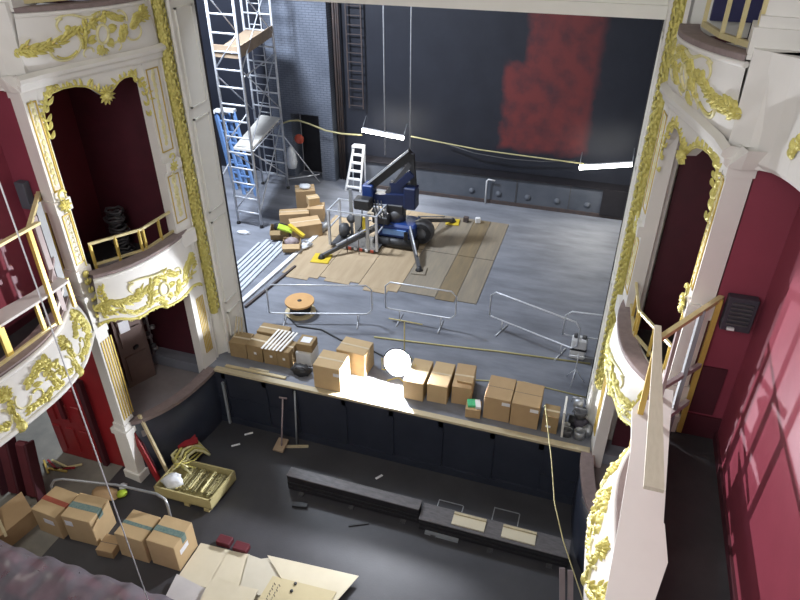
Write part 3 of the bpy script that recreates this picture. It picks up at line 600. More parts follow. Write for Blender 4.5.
# the lower left extras: six panel door, brown door in the lower box
dr = thing('door', 'red six panel door beside the open floor under the left circle', 'door', (-6.2,-1.98,-1.5))
MB().box((-6.75,-2.02,-1.48), (-5.72,-1.96,.62)).build('leaf', 'redpaint', dr); leaf_ = [o for o in dr.children][-1]
for x in (-6.62,-6.27,-5.93):
    for z0, z1 in ((-1.3,-.62), (-.45,.05), (.15,.52)):
        MB().box((x-.12,-2.045,z0), (x+.10,-2.01,z1), bev=.018).build('panel', 'redpaint', leaf_)
MB().box((-5.66,-2.06,-1.5), (-5.56,-1.9,.8)).build('frame', 'maroondark', dr)
bd = thing('cupboard_door', 'dull brown panelled door with a white notice inside lower left box', 'door', (-5.5,-.5,-.3))
def quadbox(mb, a, b, z0, z1, th):
    a, b = V(a), V(b); d = (b-a).normalized(); n = V((-d.y, d.x))*th; return mb.prism([tuple(a), tuple(b), tuple(b+n), tuple(a+n)], z0, z1)
quadbox(MB(), (-5.58,-.86), (-5.32,-.28), -.3, 1.9, .05).build('leaf', 'brownpanel', bd)
mb = MB()
for z0, z1 in ((-.15,.5), (.75,1.15), (1.3,1.75)): quadbox(mb, (-5.53,-.80), (-5.34,-.38), z0, z1, -.02)
mb.build('panel', 'brownpanel', bd)
quadbox(MB(), (-5.51,-.78), (-5.42,-.58), 1.12, 1.40, -.03).build('notice', 'paper', bd)
MB().box((-5.43,-.62,.62), (-5.38,-.5,.68)).build('letter_plate', 'black', bd)
tl = thing('clothes_rail', 'cluttered dark stand behind the brown door in the lower left box', 'stand', (-5.5,0,-.3))
MB().tube([(-5.55,.05,-.3), (-5.5,.05,1.2)], .03).build('pole', 'steel', tl)
for k in range(7): MB().lathe([(.01,0),(.06,.02),(.07,.08),(.02,.11)], (-5.5+.08*math.sin(k*2), .02+.05*math.cos(k*3), .1+k*.15), 8).build('clamp', 'dark' if k % 2 else 'steel', tl)
tp = thing('tissue_stack', 'dark heaped cables standing at back of the upper left box', 'cables', (-5.6,-.05,2.7))
tp['category'] = 'cables'; tp.name = 'cable_heap'
mb = MB()
for k in range(16):
    z = 2.72+k*.06; r = .16+.04*math.sin(k*1.7)
    mb.tube([(-5.5+.04*math.sin(k)+r*math.cos(a*PI/6), -.1+r*math.sin(a*PI/6)*.8, z+.02*math.sin(a*2+k)) for a in range(13)], .028, 6, False)
mb.build('coil', 'dark', tp)
tag(MB().cube(Matrix.Translation((-5.15,-.9,2.78)), (.5,.6,.12), Matrix.Translation((-5.15,-.9,2.78)) @ Matrix.Rotation(.3,4,'Z') @ Matrix.Translation((5.15,.9,-2.78))).build('cushion', 'greyshelf'), 'pale grey slab lying on the floor of the upper left box', 'cushion')
# electrical boxes on the end walls
vb = thing('wall_speaker', 'dark louvred unit on the red wall beyond the right circle railing', 'speaker', (5.2,-2.1,4.7))
MB().box((5.05,-2.2,4.5), (5.38,-2.07,4.95), bev=.01).build('housing', 'grille', vb)
for k in range(6): MB().box((5.10,-2.225,4.60+k*.055), (5.33,-2.195,4.62+k*.055)).build('louvre', 'dark', vb)
MB().box((5.12,-2.235,4.53),(5.2,-2.2,4.56)).build('badge','white', vb)
dk = thing('wall_panel', 'dark square hatch low on end wall beyond right circle', 'hatch', (5.15,-2.1,3.5))
MB().box((5.02,-2.09,3.1), (5.32,-2.062,3.85)).build('hatch', 'maroondark', dk)
wb = thing('wall_speaker', 'small blue grey unit high on the red wall behind left pillar', 'speaker', (-5.2,-2.1,4.9))
MB().box((-5.30,-2.2,4.60), (-5.12,-2.07,5.05), bev=.01).build('housing', 'flat', wb)

# ------------------------------------------------------------------ stage: low wall, pipes, cable, tubes
lw = thing('low_wall', 'long low grey metal faced bench wall along the foot of the back wall', 'low wall', (0,10.7,0))
MB().box((-4.45,10.5,.12), (4.6,11,.93)).build('body', 'flat', lw)
MB().box((-4.5,10.44,.93), (4.6,11,.96)).build('top', 'blackpaint', lw)
MB().box((-4.5,10.46,0), (4.6,11,.12)).build('plinth', 'pipe', lw)
for x in (-2.7,.9,2.6): MB().box((x,10.48,.12), (x+.03,10.51,.93)).build('joint_strip', 'dark', lw)
for x in (-.55,.35,1.3,2.25,3.2): MB().lathe([(.0,0),(.10,0),(.10,-.02),(.0,-.02)], (x,10.5,.35), 16, 'y').build('disc', 'flat', lw)
mb = MB()
for k, x in enumerate((-5.40,-5.30,-5.22)): mb = MB().tube([(x,10.9-.02*k,0), (x,10.9-.02*k,9.5)], .035 if k else .05, 8); tag(mb.build('wall_pipe', 'pipe'), ('dark thick vertical pipe in the corner beside brick wall','dark middle vertical pipe of the three by brick wall','dark vertical pipe furthest from brick wall of the three')[k], 'pipe', 'pipes up the back corner')
wl = thing('wall_ladder', 'dark caged ladder fixed up the black back wall near the pipes', 'ladder', (-4.7,10.9,2.6))
for x in (-4.95,-4.45): MB().bar((x,10.85,2.6), (x,10.85,9), .04).build('stile', 'pipe', wl)
for k in range(22): MB().bar((-4.95,10.85,2.7+k*.28), (-4.45,10.85,2.7+k*.28), .025).build('rung', 'pipe', wl)
tg = tag(MB().tube([(-7.3,10.25,2.0), (-6.9,10.25,2.16), (-6.6,10.25,2.2), (-6.2,10.25,2.12), (-5.6,10.25,1.95), (-5.0,10.25,1.9), (-4.3,10.25,1.93)], .03, 8).build('festoon_cable', 'cord'), 'yellow cable looping from scaffold tower to the left tube light', 'cable')
tag(MB().tube([(-2.6,10.15,2.1), (-1.6,10.3,1.95), (-.4,10.35,1.83), (.6,10.4,1.78), (1.8,10.4,1.75), (2.9,10.2,1.8)], .022, 8).build('festoon_cable', 'cord'), 'pale cable slung along the black wall between the two tube lights', 'cable')
tag(MB().tube([(-1.6,10.8,1.75), (-.6,10.75,1.55), (.5,10.75,1.48), (1.6,10.8,1.5), (2.6,10.8,1.65)], .018, 8).build('festoon_cable', 'dark'), 'thin dark cable sagging below the pale one on back wall', 'cable')
def tubelight(name, label, a, b):
    t = thing('tube_light', label, 'light', V(a)*.5+V(b)*.5)
    MB().bar(V(a)+V((0,.03,.05)), V(b)+V((0,.03,.05)), .09, .05).build('batten', 'white', t)
    MB().tube([a, b], .06, 12).build('tube', 'tube', t)
    for p in (a, b): MB().tube([V(p)+V((0,.03,.05)), V(p)+V((0,.4,.35))], .012, 6).build('hanger', 'steel', t)
tubelight('a', 'lit fluorescent tube light hanging above the machine lift at back', (-4.15,9.9,2.22), (-2.75,9.9,2.10))
tubelight('b', 'lit fluorescent tube light hanging low beside the right opening edge', (2.80,9.7,1.84), (4.25,9.7,2.12))
pw_ = tag(MB().tube([(-.05,10.38,.0), (-.05,10.38,.8), (0,10.38,.86), (.22,10.38,.84)], .025, 8).build('standpipe', 'white'), 'white hooked pipe standing in front of the low grey wall', 'pipe')
tag(MB().box((3.6,10.40,.1), (4.6,10.49,.98)).build('flight_panel', 'blackpaint'), 'black shiny panel leaning on right end of the low grey wall', 'panel')

# sack and hose on brick wall
sk = thing('hanging_sack', 'white sack hanging beside the red reel at the brick wall', 'sack', (-6.8,10.35,.5))
MB().lathe([(.02,.45),(.15,.5),(.19,.7),(.16,1.0),(.12,1.2),(.03,1.28)], (-6.95,10.2,0), 12).build('bag', 'bag', sk)
tag(MB().lathe([(.05,0),(.15,0),(.17,.06),(.15,.12),(.05,.12)], (-6.62,10.2,1.55), 18, 'y').build('hose_reel', 'redhose'), 'round red reel fixed above the hanging white sack', 'reel')

# ------------------------------------------------------------------ step ladder at back
sl = thing('stepladder', 'white aluminium stepladder standing against the low grey wall', 'stepladder', (-4.6,10.2,0))
for s0, x0, x1 in ((0,-4.87,-4.62), (1,-4.33,-4.28)): MB().bar((x0,10.0,0), (x1,10.3,1.52), .05, .07).build('stile', 'white', sl)
for k in range(6):
    f = .08+k*.18; MB().box((-4.87+.25*f, 9.97+.3*f, 1.52*f-.02), (-4.33+.05*f, 10.09+.3*f, 1.52*f+.03)).build('tread', 'white', sl)
MB().box((-4.66,10.2,1.48), (-4.26,10.42,1.55)).build('top_platform', 'white', sl)
for x in (-4.75,-4.3): MB().bar((x,10.42,0), (x+.03,10.38,1.48), .035).build('rear_leg', 'alu', sl)

# ------------------------------------------------------------------ scaffold tower
sc = thing('scaffold_tower', 'tall aluminium scaffold tower with two decks at the left back of stage', 'scaffold', (-7.0,8.2,0))
PA, PB, PC_, PD = V((-6.25,6.5,0)), V((-7.08,6.55,0)), V((-6.82,9.5,0)), V((-7.85,9.6,0))
Z = V((0,0,1))
for p in (PA, PB, PC_, PD): MB().tube([p+Z*.05, p+Z*9.6], .04, 8).build('standard', 'alu', sc); MB().lathe([(.05,0),(.07,.03),(.03,.12)], p, 10).build('foot', 'black', sc)
for k in range(20): MB().tube([PA+Z*(.45+k*.47), PB+Z*(.45+k*.47)], .028, 6).build('rung', 'alu', sc)
for k in range(20): MB().tube([PC_+Z*(.45+k*.47), PD+Z*(.45+k*.47)], .028, 6).build('rung', 'alu', sc)
MD, ME = (PA+PB)/2, PC_*.62+PD*.38; MF = PC_*.2+PD*.8
for p in (ME, MF): MB().tube([p+Z*.4, p+Z*9.5], .02, 6).build('ladder_stile', 'alu', sc)
for k in range(30): MB().tube([ME+Z*(.5+k*.3), MF+Z*(.5+k*.3)], .014, 6).build('ladder_rung', 'alu', sc)
for k in range(4):
    z = .5+k*2.1
    MB().tube([PA+Z*z, PC_+Z*(z+1.9)], .02, 6).build('brace', 'alu', sc); MB().tube([PB+Z*(z+1.9), PD+Z*z], .02, 6).build('brace', 'alu', sc)
    MB().tube([PA+Z*(z+1.9), PC_+Z*(z+1.9)], .02, 6).build('brace', 'alu', sc); MB().tube([PB+Z*z, PA+Z*(z+.94)], .02, 6).build('brace', 'alu', sc)
for k in range(3):
    z = .5+k*2.3; MB().tube([PC_+Z*z, PA+Z*(z+1.9)], .018, 6).build('brace', 'alu', sc)
for a, b in ((PC_+Z*1.9, V((-5.95,10.25,.04))), (PA+Z*2.0, V((-5.9,6.0,.04))), (PB+Z*2.0, V((-8.6,6.9,.04)))):
    if a.y > 9 or a.x < -7: MB().tube([a, b], .022, 6).build('stabiliser', 'alu', sc)
MB().tube([PC_+Z*.35, V((-5.95,10.25,.35))], .02, 6).build('stabiliser', 'alu', sc)
def deck(z, m, f0, f1, nm, th=.07):
    a0, a1 = PA.lerp(PB, f0), PA.lerp(PB, f1); c0, c1 = PC_.lerp(PD, f0), PC_.lerp(PD, f1)
    MB().prism([tuple(v.xy) for v in (a0, a1, c1, c0)], z, z+th).build(nm, m, sc)
deck(2.42, 'deck', .05, .75, 'deck'); deck(5.0, 'deckdark', .02, .98, 'deck', .12)
for m_, p, q in (('deckdark', PA, PC_), ('deckdark', PA, PB)): MB().bar(p+Z*5.22, q+Z*5.22, .03, .2).build('toe_board', m_, sc)
# blue frames beside scaffold
for k, (x, y, tz) in enumerate(((-8.35,8.6,.32), (-8.75,8.9,.25), (-9.0,9.2,.2))):
    t = thing('folded_ladder', ('blue folded ladder frame nearest the scaffold tower','blue ladder frame in the middle behind scaffold legs','blue ladder frame furthest behind at stage wall')[k], 'ladder', (x,y,0), 0, 'blue ladder frames by the scaffold')
    h = 2.75-.15*k
    for dx in (0,.45): MB().bar((x+dx+tz, y, 0), (x+dx-.3, y+.3, h), .07, .10).build('stile', 'paleblue', t)
    for q in range(7):
        f = .1+q*.13; MB().bar((x+tz-(.3+tz)*f, y+.3*f, h*f), (x+.45+tz-(.3+tz)*f, y+.3*f, h*f), .05).build('rung', 'paleblue', t)
    MB().box((x-.32,y+.2,h-.03),(x+.2,y+.4,h+.06)).build('head', 'white', t)

# ------------------------------------------------------------------ plywood sheets
xs = [-4.42,-3.35,-2.2,-1.1,-.1,.42,.98]
for i in range(6):
    for j in range(2):
        y0, y1 = ((4.2,6.6), (6.63,9.05))[j]
        if i == 0: y1 = min(y1, 8.0)
        if i in (1, 4): y0 = max(y0, 4.12+.12*(i == 1))
        y0 += .08*(i % 2)*(j == 0)
        m_ = ('ply','ply','ply','ply2','ply3','ply2')[i]
        mb = MB().box((xs[i]+.008, y0, .0), (xs[i+1]-.008, y1, .02))
        if j == 0 and i < 3: mb.box((xs[i]+.2, y0-.16, .0), (xs[i+1]-.25, y0, .018))
        nm = ('nearest the scaffold strips','under the platform cage','under the lift tracks','right of the lift','darker brown, third from right edge'[:19],'at right edge')[i]
        lab = ['pale plywood floor sheet by the long white batten','pale plywood floor sheet under the platform cage','pale plywood floor sheet under the lift body','worn plywood floor sheet under the right outrigger','brown hardboard floor strip right of the outrigger','greyish plywood strip at right edge of sheeting'][i]
        tag(mb.build('plywood_sheet', m_), lab+(', near row' if j == 0 else ', back row'), 'plywood sheet', 'plywood sheets laid under the lift')

# battens on floor
for k in range(7):
    x = -5.85+k*.135; y0 = 2.2+.25*(k % 3)+(.9 if k < 2 else 0); y1 = 5.55+.12*((k*2) % 3)
    tag(MB().box((x, y0, 0), (x+.075+.02*(k % 2), y1, .045)).build('metal_batten', 'pale_batten'), 'pale metal batten lying among parallel battens by the left opening edge', 'batten', 'metal battens on the stage floor')
tag(MB().bar((-4.72,2.45,.03), (-4.40,6.5,.03), .13, .05).build('long_batten', 'white'), 'long white batten along the left edge of the plywood sheets', 'batten')
tag(MB().bar((-4.50,2.35,.03), (-4.20,4.6,.03), .06, .06).build('long_batten', 'pipe'), 'dark bar lying right beside the long white batten', 'batten')

# ------------------------------------------------------------------ cartons
def carton(loc, size, rz, label, m='card', group=None, band=None, lab=None, open_=False, name='cardboard_box', tapew=.05):
    """size x,y,z ; loc = centre of base"""
    t = thing(name, label, 'box', loc, rz, group); W_, D_, H_ = size; par = t; X = Matrix.Translation(loc) @ Matrix.Rotation(rz, 4, 'Z')
    def bx(lo, hi, nm, mm, bev=0, R=Matrix()):
        
        mb = MB().box(lo, hi, bev=bev); bmesh.ops.transform(mb.bm, matrix=X @ R, verts=mb.bm.verts); return mb.build(nm, mm, par)
    if open_:
        for lo, hi in (((-W_/2,-D_/2,0),(W_/2,-D_/2+.01,H_)), ((-W_/2,D_/2-.01,0),(W_/2,D_/2,H_)), ((-W_/2,-D_/2,0),(-W_/2+.01,D_/2,H_)), ((W_/2-.01,-D_/2,0),(W_/2,D_/2,H_))): bx(lo, hi, 'side', m)
        bx((-W_/2,-D_/2,0), (W_/2,D_/2,.01), 'bottom', m)
        bx((-W_/2,-.01,0), (W_/2,D_/3,.008), 'flap', m, 0, Matrix.Translation((0,D_/2,H_)) @ Matrix.Rotation(-.5,4,'X'))
        bx((-W_/2,-D_/3,0), (W_/2,.01,.008), 'flap', m, 0, Matrix.Translation((0,-D_/2,H_)) @ Matrix.Rotation(.6,4,'X'))
    else:
        par = bx((-W_/2,-D_/2,0), (W_/2,D_/2,H_), 'body', m, .008)
        bx((-W_/2+.002,-.004,H_-.002), (W_/2-.002,.004,H_+.002), 'flap_seam', 'dark')
        if band != 'none':
            bx((-W_/2-.002,-tapew/2,H_-.0), (W_/2+.002,tapew/2,H_+.003), 'tape', band or 'tape')
            bx((W_/2,-tapew/2,H_*.75), (W_/2+.003,tapew/2,H_), 'tape', band or 'tape')
    if lab:
        x, z, w, h, f = lab
        if f == 'front': bx((x-w/2,-D_/2-.004,z), (x+w/2,-D_/2-.001,z+h), 'label', 'paper')
        elif f == 'right': bx((W_/2+.001,x-w/2,z), (W_/2+.004,x+w/2,z+h), 'label', 'paper')
        else: bx((x-w/2,z,H_+.001), (x+w/2,z+h,H_+.006), 'label', 'paper')
    return t
g = 'cartons along the front edge of the stage'
carton((2.235,.62,0), (.52,.70,.56), 0, 'left of the two joined tall cartons on stage edge, white label at upper right', 'card', g, 'none', (.17,.42,.16,.08,'front'))
carton((2.785,.60,0), (.54,.70,.56), 0, 'right of the two joined tall cartons on stage edge', 'card', g, 'none', (.17,.42,.16,.08,'front'))
for x in (2.235,2.785): pass
carton((3.28,.42,0), (.30,.36,.42), 0, 'small carton at right end of stage row beside the white board', 'cardold', g, None, (-.03,.14,.1,.05,'front'))
carton((1.77,.34,0), (.30,.30,.22), .1, 'small low carton with green lid in front of the row', 'card', g, 'none')
gl = bpy.data.objects.new
gt = thing('green_packet', 'green packet lying on the small low carton', 'packet', (1.75,.36,.22))
MB().box((1.64,.26,.22), (1.84,.46,.27), .3).build('packet', 'green', gt); MB().box((1.80,.24,.22), (1.90,.46,.28), .3).build('wrapper', 'paper', gt)
carton((.50,.75,0), (.42,.80,.46), 0, 'carton standing right next to the blazing floodlight', 'card2', g)
carton((.98,.80,0), (.42,.78,.46), .02, 'middle of three cartons right of the floodlight', 'card2', g)
carton((1.44,.90,0), (.40,.78,.45), .08, 'carton with raised flap at right of the three by floodlight', 'card', g)
tag(MB().cube(Matrix(), (.3,.012,.16), Matrix.Translation((1.5,.62,.50)) @ Matrix.Rotation(.6,4,'X')).build('card_flap', 'card2'), 'loose flap of card tipped on carton right of floodlight', 'card')
carton((-1.30,.38,0), (.60,.56,.60), 0, 'large front carton left of the floodlight, label on corner', 'card2', g, None, (.22,.40,.14,.08,'front'))
carton((-1.0,.98,0), (.66,.50,.60), -.05, 'large carton tucked behind the front one left of floodlight', 'card2', g)
g2 = 'old cartons at the left corner of the stage'
ol = ['leftmost old carton at the stage corner','second old carton from the stage corner, pale stickers','third old carton from the stage corner','fourth old carton from stage corner, sticker on front']
for k, (x, w) in enumerate(((-3.63,.42), (-3.20,.38), (-2.83,.32), (-2.50,.30))):
    carton((x,.72,0), (w,.44,.40+.03*(k % 2)), .04*(-1)**k, ol[k], 'cardold', g2, None, (0.02,.2,.06,.06,'front') if k else None)
carton((-3.05,1.18,0), (.70,.36,.46), .03, 'old carton behind the row at stage left corner', 'cardold', g2)
for k in range(6): tag(MB().bar((-2.98+k*.09,.45,.445+.005*k), (-2.90+k*.09,1.15,.50), .045, .015).build('timber_strip', 'deck'), 'pale strip of wood in the fan lying over the old cartons', 'strip', 'pale strips over the old cartons')
for k in range(3): tag(MB().bar((-3.80+k*.06,.55+.12*k,.05), (-3.86+k*.06,1.0,.75), .03, .015).build('timber_lath', 'edgewood'), 'thin lath leaning on the white jamb behind old cartons', 'lath', 'laths against the left jamb')
carton((-2.13,.92,0), (.36,.42,.32), 0, 'white carton under the small brown one', 'white', None, 'none')
carton((-2.13,.95,.32), (.36,.36,.20), .05, 'small brown carton with white sheet, on the white carton', 'cardold', None, 'none', (0,-.1,.22,.2,'top'))
bg = thing('black_bag', 'crumpled black bag in front of white carton at stage edge', 'bag', (-2.05,.42,0))
def blob(mb, c, r, n=9, seed=1, amp=.25):
    q = random.Random(seed); rows = []
    for i in range(n+1):
        th = PI*i/n; rows.append([V(c)+V((r[0]*math.sin(th)*math.cos(2*PI*k/12)*(1+q.uniform(-amp,amp)), r[1]*math.sin(th)*math.sin(2*PI*k/12)*(1+q.uniform(-amp,amp)), r[2]*math.cos(th))) for k in range(12)])
    return mb.grid(rows, True)
blob(MB(), (-2.05,.42,.10), (.22,.16,.12), seed=3).build('body', 'black', bg)
MB().tube([(-2.2,.36,.12), (-2.1,.32,.24), (-1.95,.34,.24), (-1.88,.40,.12)], .015, 6).build('strap', 'dark', bg)
# loose timbers on the stage edge
tag(MB().bar((-3.75,.14,.02), (-2.30,.16,.02), .07, .035).build('timber_length', 'wood'), 'loose length of timber on stage edge before old cartons', 'timber')
tag(MB().bar((-3.2,.22,.02), (-2.75,.24,.02), .05, .03).build('timber_length', 'edgewood'), 'short offcut behind the loose timber on stage edge', 'timber')
tag(MB().cube(Matrix(), (.04,.5,.62), Matrix.Translation((3.52,.45,.31)) @ Matrix.Rotation(-.05,4,'Y')).build('white_board', 'plaster'), 'narrow white board on edge between last carton and tool heap', 'board')
# tool heap at right corner: lamps, tins, bags
hp = [('paint_tin','dark squat tin at left of the tool heap at right corner','tin',(3.62,.30,0),'dark',.09,.16),('paint_tin','steel tin in front of tool heap at right corner','tin',(3.85,.30,0),'steel',.10,.18),('paint_tin','white small tin on left side of tool heap','tin',(3.60,.48,0),'white',.06,.12)]
for n_, l_, c_, p, m_, r_, h_ in hp:
    t = thing(n_, l_, c_, p, 0); MB().lathe([(r_,0),(r_,h_),(r_*.9,h_),(r_*.9,h_-.02),(.01,h_-.02)], p, 16).build('can', m_, t); MB().tube([V(p)+V((r_*math.cos(a*PI/6),0,h_+r_*.6*math.sin(a*PI/6))) for a in range(7)], .005, 6).build('handle', 'alu', t)
for k, (x, y, z, m_) in enumerate(((3.70,.62,.12,'black'), (3.86,.72,.22,'black'), (3.80,.50,.42,'dark'), (3.74,.70,.5,'steel'))):
    t = thing('work_lamp', ('black lamp head at bottom of the tool heap','black lamp head at back of tool heap by the jamb','dark lamp head on top front of the tool heap','grey lamp head crowning the tool heap')[k], 'lamp', (x,y,z-.1 if z < .3 else z-.12), .7*k)
    MB().lathe([(.05,-.09),(.10,-.08),(.12,.02),(.13,.09),(.11,.09),(.02,.05)], (x,y,z), 14, 'xyz'[k % 3]).build('housing', m_, t)
    MB().tube([(x-.14,y,z), (x-.12,y,z+.13), (x+.12,y,z+.13), (x+.14,y,z)], .012, 6).build('yoke', 'steel', t)
tag(blob(MB(), (3.85,.52,.16), (.16,.14,.16), seed=9).build('dust_sheet', 'grille'), 'crumpled dark cloth inside the tool heap at right corner', 'cloth')
tag(blob(MB(), (4.0,.42,.12), (.12,.12,.13), seed=19, amp=.4).build('plastic_wrap', 'steel'), 'crumpled clear wrapping at right foot of the tool heap', 'wrapping')

# ------------------------------------------------------------------ floodlight
fl = thing('floodlight', 'blazing white floodlight on a short stand at the stage edge', 'floodlight', (.02,.85,0))
RT = Matrix.Translation((.02,.85,.50)) @ Matrix.Rotation(-.35,4,'X')
mb = MB().lathe([(.0,.14),(.16,.13),(.30,.0),(.32,-.06),(.28,-.05)], (0,0,0), 28, 'y'); bmesh.ops.transform(mb.bm, matrix=RT, verts=mb.bm.verts); hs = mb.build('housing', 'dark', fl)
mb = MB().lathe([(.0,-.12),(.12,-.11),(.24,-.08),(.30,-.04),(.0,-.03)], (0,0,0), 28, 'y'); bmesh.ops.transform(mb.bm, matrix=RT, verts=mb.bm.verts); mb.build('lamp_glass', 'flood', hs)
MB().tube([(-.35,.87,.50), (-.35,.87,.2), (.39,.87,.2), (.39,.87,.50)], .012, 6).build('yoke', 'yellow', fl)
MB().tube([(.02,.87,.2), (.02,.87,.04)], .015, 6).tube([(-.2,.75,.02), (.02,.87,.06), (.24,.75,.02)], .012, 6).tube([(.02,.87,.06), (.02,1.1,.02)], .012, 6).build('stand', 'yellow', fl)
fp = thing('floodlight', 'unlit floodlight head on tall thin pole behind the blazing lamp', 'floodlight', (-.25,1.6,0)); fp['label'] = 'thin yellow stand with a crossbar behind the blazing floodlight'; fp['category'] = 'stand'; fp.name = 'lamp_stand'
MB().tube([(-.05,1.5,0), (-.05,1.5,1.1)], .015, 6).build('pole', 'cord', fp); MB().tube([(-.4,1.5,1.1), (.35,1.5,1.1)], .015, 6).build('crossbar', 'cord', fp)
for a in range(3): MB().tube([(-.05,1.5,.3), (-.05+.3*math.cos(a*2.1), 1.5+.3*math.sin(a*2.1), .01)], .012, 6).build('leg', 'cord', fp)

# cable drum
cd = thing('cable_drum', 'wooden cable drum lying flat on the stage with orange top', 'cable drum', (-3.1,2.6,0))
MB().lathe([(.02,.0),(.38,0),(.38,.04),(.02,.04)], (-3.1,2.6,0), 28, sm=False).build('bottom_flange', 'wood', cd)
MB().lathe([(.2,.04),(.22,.3)], (-3.1,2.6,0), 24).build('core', 'dark', cd)
tf = MB().lathe([(.05,.30),(.36,.30),(.36,.345),(.05,.345)], (-3.1,2.6,0), 28, sm=False).build('top_flange', 'orange', cd)
MB().lathe([(.005,.33),(.055,.33),(.055,.35),(.005,.35)], (-3.1,2.6,0), 14).build('hub_hole', 'black', tf)
for k in range(5): MB().tube([(-3.1+.24*math.cos(a*PI/10), 2.6+.24*math.sin(a*PI/10), .07+k*.045) for a in range(21)], .022, 6, False).build('cable_turn', 'black', cd)
tag(MB().tube([(-3.3,2.3,.02), (-2.9,2.0,.02), (-2.3,2.05,.02), (-1.7,1.8,.02), (-1.1,1.75,.02), (-.5,1.5,.02), (-.1,1.2,.02)], .02, 6).build('power_cable', 'black'), 'black cable trailing from the drum towards the floodlight', 'cable')
tag(MB().tube([(-1.0,2.15,.02), (.5,2.32,.02), (1.9,2.5,.02), (3.9,2.68,.02)], .02, 6).build('yellow_cord', 'cord'), 'pale yellow cord stretched across the stage floor', 'cord')
tag(MB().tube([(1.6,1.35,.015), (2.6,1.6,.015), (4.0,1.5,.015)], .015, 6).build('floor_cable', 'cord'), 'thin pale cord on the floor behind the joined cartons', 'cord')

# ------------------------------------------------------------------ pedestrian barriers
def barrier(a, b, h, label, bars=0, lift=.25):
    t = thing('crowd_barrier', label, 'barrier', (V(a)+V(b))/2, 0, None); a, b = V(a), V(b); d = (b-a).normalized(); r = .12
    loop = [a+Z*lift, a+Z*(h-r), a+Z*h+d*r, b+Z*h-d*r, b+Z*(h-r), b+Z*(lift+r), b+Z*lift-d*r, a+Z*lift+d*r, a+Z*(lift+.02)]
    MB().tube(loop, .019, 8).build('frame', 'alu', t)
    n = V((-d.y, d.x, 0))
    for q in (a+d*.35, b-d*.35):
        MB().tube([q+Z*lift, q+Z*.03], .015, 6).tube([q-n*.28+Z*.015, q+n*.28+Z*.015], .018, 6).build('foot', 'alu', t)
    for i in range(bars): q = a.lerp(b, (i+1)/(bars+1)); MB().tube([q+Z*lift, q+Z*h], .006, 6).build('bar', 'alu', t)
barrier((-3.62,2.0,0), (-1.25,2.72,0), 1.05, 'steel crowd barrier around the cable drum', 0)
barrier((-1.0,3.0,0), (.72,3.05,0), 1.05, 'steel crowd barrier in the middle behind floodlight', 0, .3)
barrier((1.46,3.45,0), (3.55,2.70,0), 1.0, 'steel crowd barrier angled towards the white container', 0, .3)
barrier((3.2,3.2,0), (5.0,3.35,0), .95, 'steel crowd barrier behind the white container at right', 0, .3)
ct = thing('white_container', 'white plastic container with black strap by the right barriers', 'container', (3.58,2.88,0))
cb = MB().box((3.42,2.76,0), (3.76,3.0,.52), bev=.03).build('body', 'white', ct); MB().box((3.41,2.75,.24), (3.77,3.01,.29)).build('strap', 'black', cb)
MB().lathe([(.03,.52),(.05,.52),(.05,.60),(.02,.60)], (3.5,2.88,0), 10).lathe([(.03,.52),(.05,.52),(.05,.58),(.02,.58)], (3.68,2.88,0), 10).build('cap', 'dark', ct)
tr = thing('tripod', 'small thin tripod in front of the white container', 'tripod', (3.6,1.9,0))
MB().tube([(3.6,1.95,.1), (3.6,1.95,.75)], .014, 6).build('pole', 'alu', tr); MB().tube([(3.42,1.95,.68), (3.95,1.98,.68)], .012, 6).build('crossbar', 'alu', tr)
for a in range(3): MB().tube([(3.6,1.95,.35), (3.6+.22*math.cos(a*2.1+.3), 1.95+.22*math.sin(a*2.1+.3), .01)], .01, 6).build('leg', 'alu', tr)

# ------------------------------------------------------------------ rubbish heap by the scaffold
g3 = 'cartons in the rubbish heap by the scaffold'
carton((-5.5,8.15,0), (.62,.55,.75), .5, 'upright carton at back of the rubbish heap, white stuff on top', 'card', g3)
tag(blob(MB(), (-5.5,8.15,.80), (.2,.15,.08), seed=4).build('packing_foam', 'bag'), 'white packing foam on the back carton of rubbish heap', 'foam')
carton((-4.90,7.62,0), (.50,.5,.45), .3, 'carton wedged at right of rubbish heap under the upright one', 'card', g3)
carton((-5.02,7.70,.455), (.36,.32,.25), .7, 'small carton atop the right side of rubbish heap', 'card2', g3)
carton((-5.42,7.12,0), (.90,.42,.40), .45, 'long flat carton in the middle of rubbish heap', 'card', g3)
carton((-4.78,6.55,0), (.90,.62,.42), .62, 'biggest carton of rubbish heap, tilted toward the plywood', 'card', g3)
carton((-5.45,6.15,0), (.52,.45,.30), .4, 'open carton of black sacks at left of rubbish heap', 'cardold', g3, open_=True)
tag(blob(MB(), (-5.45,6.2,.28), (.2,.16,.14), seed=6).build('black_sack', 'black'), 'black sack stuffed in the left open carton of rubbish heap', 'sack')
carton((-4.75,5.55,0), (.50,.45,.26), .35, 'open carton of wrappers at front of rubbish heap', 'card2', g3, open_=True)
tag(blob(MB(), (-4.75,5.55,.22), (.2,.17,.14), seed=8, amp=.4).build('wrappers', 'mauve'), 'crumpled wrappers in the front open carton', 'wrappers')
tag(blob(MB(), (-4.42,5.75,.08), (.16,.2,.09), seed=12, amp=.4).build('plastic_wrap', 'bag'), 'crumpled clear plastic right of the front open carton', 'plastic')
tag(MB().cube(Matrix(), (.44,.28,.05), Matrix.Translation((-5.12,5.92,.42)) @ Matrix.Rotation(.3,4,'Z') @ Matrix.Rotation(.35,4,'Y')).build('hi_vis_vest', 'lime'), 'lime green vest folded on rubbish heap', 'vest')
tag(MB().cube(Matrix(), (.62,.10,.08), Matrix.Translation((-4.72,5.85,.45)) @ Matrix.Rotation(-.35,4,'Z') @ Matrix.Rotation(.3,4,'Y')).build('spirit_level', 'yellow'), 'yellow spirit level lying across rubbish heap', 'level')
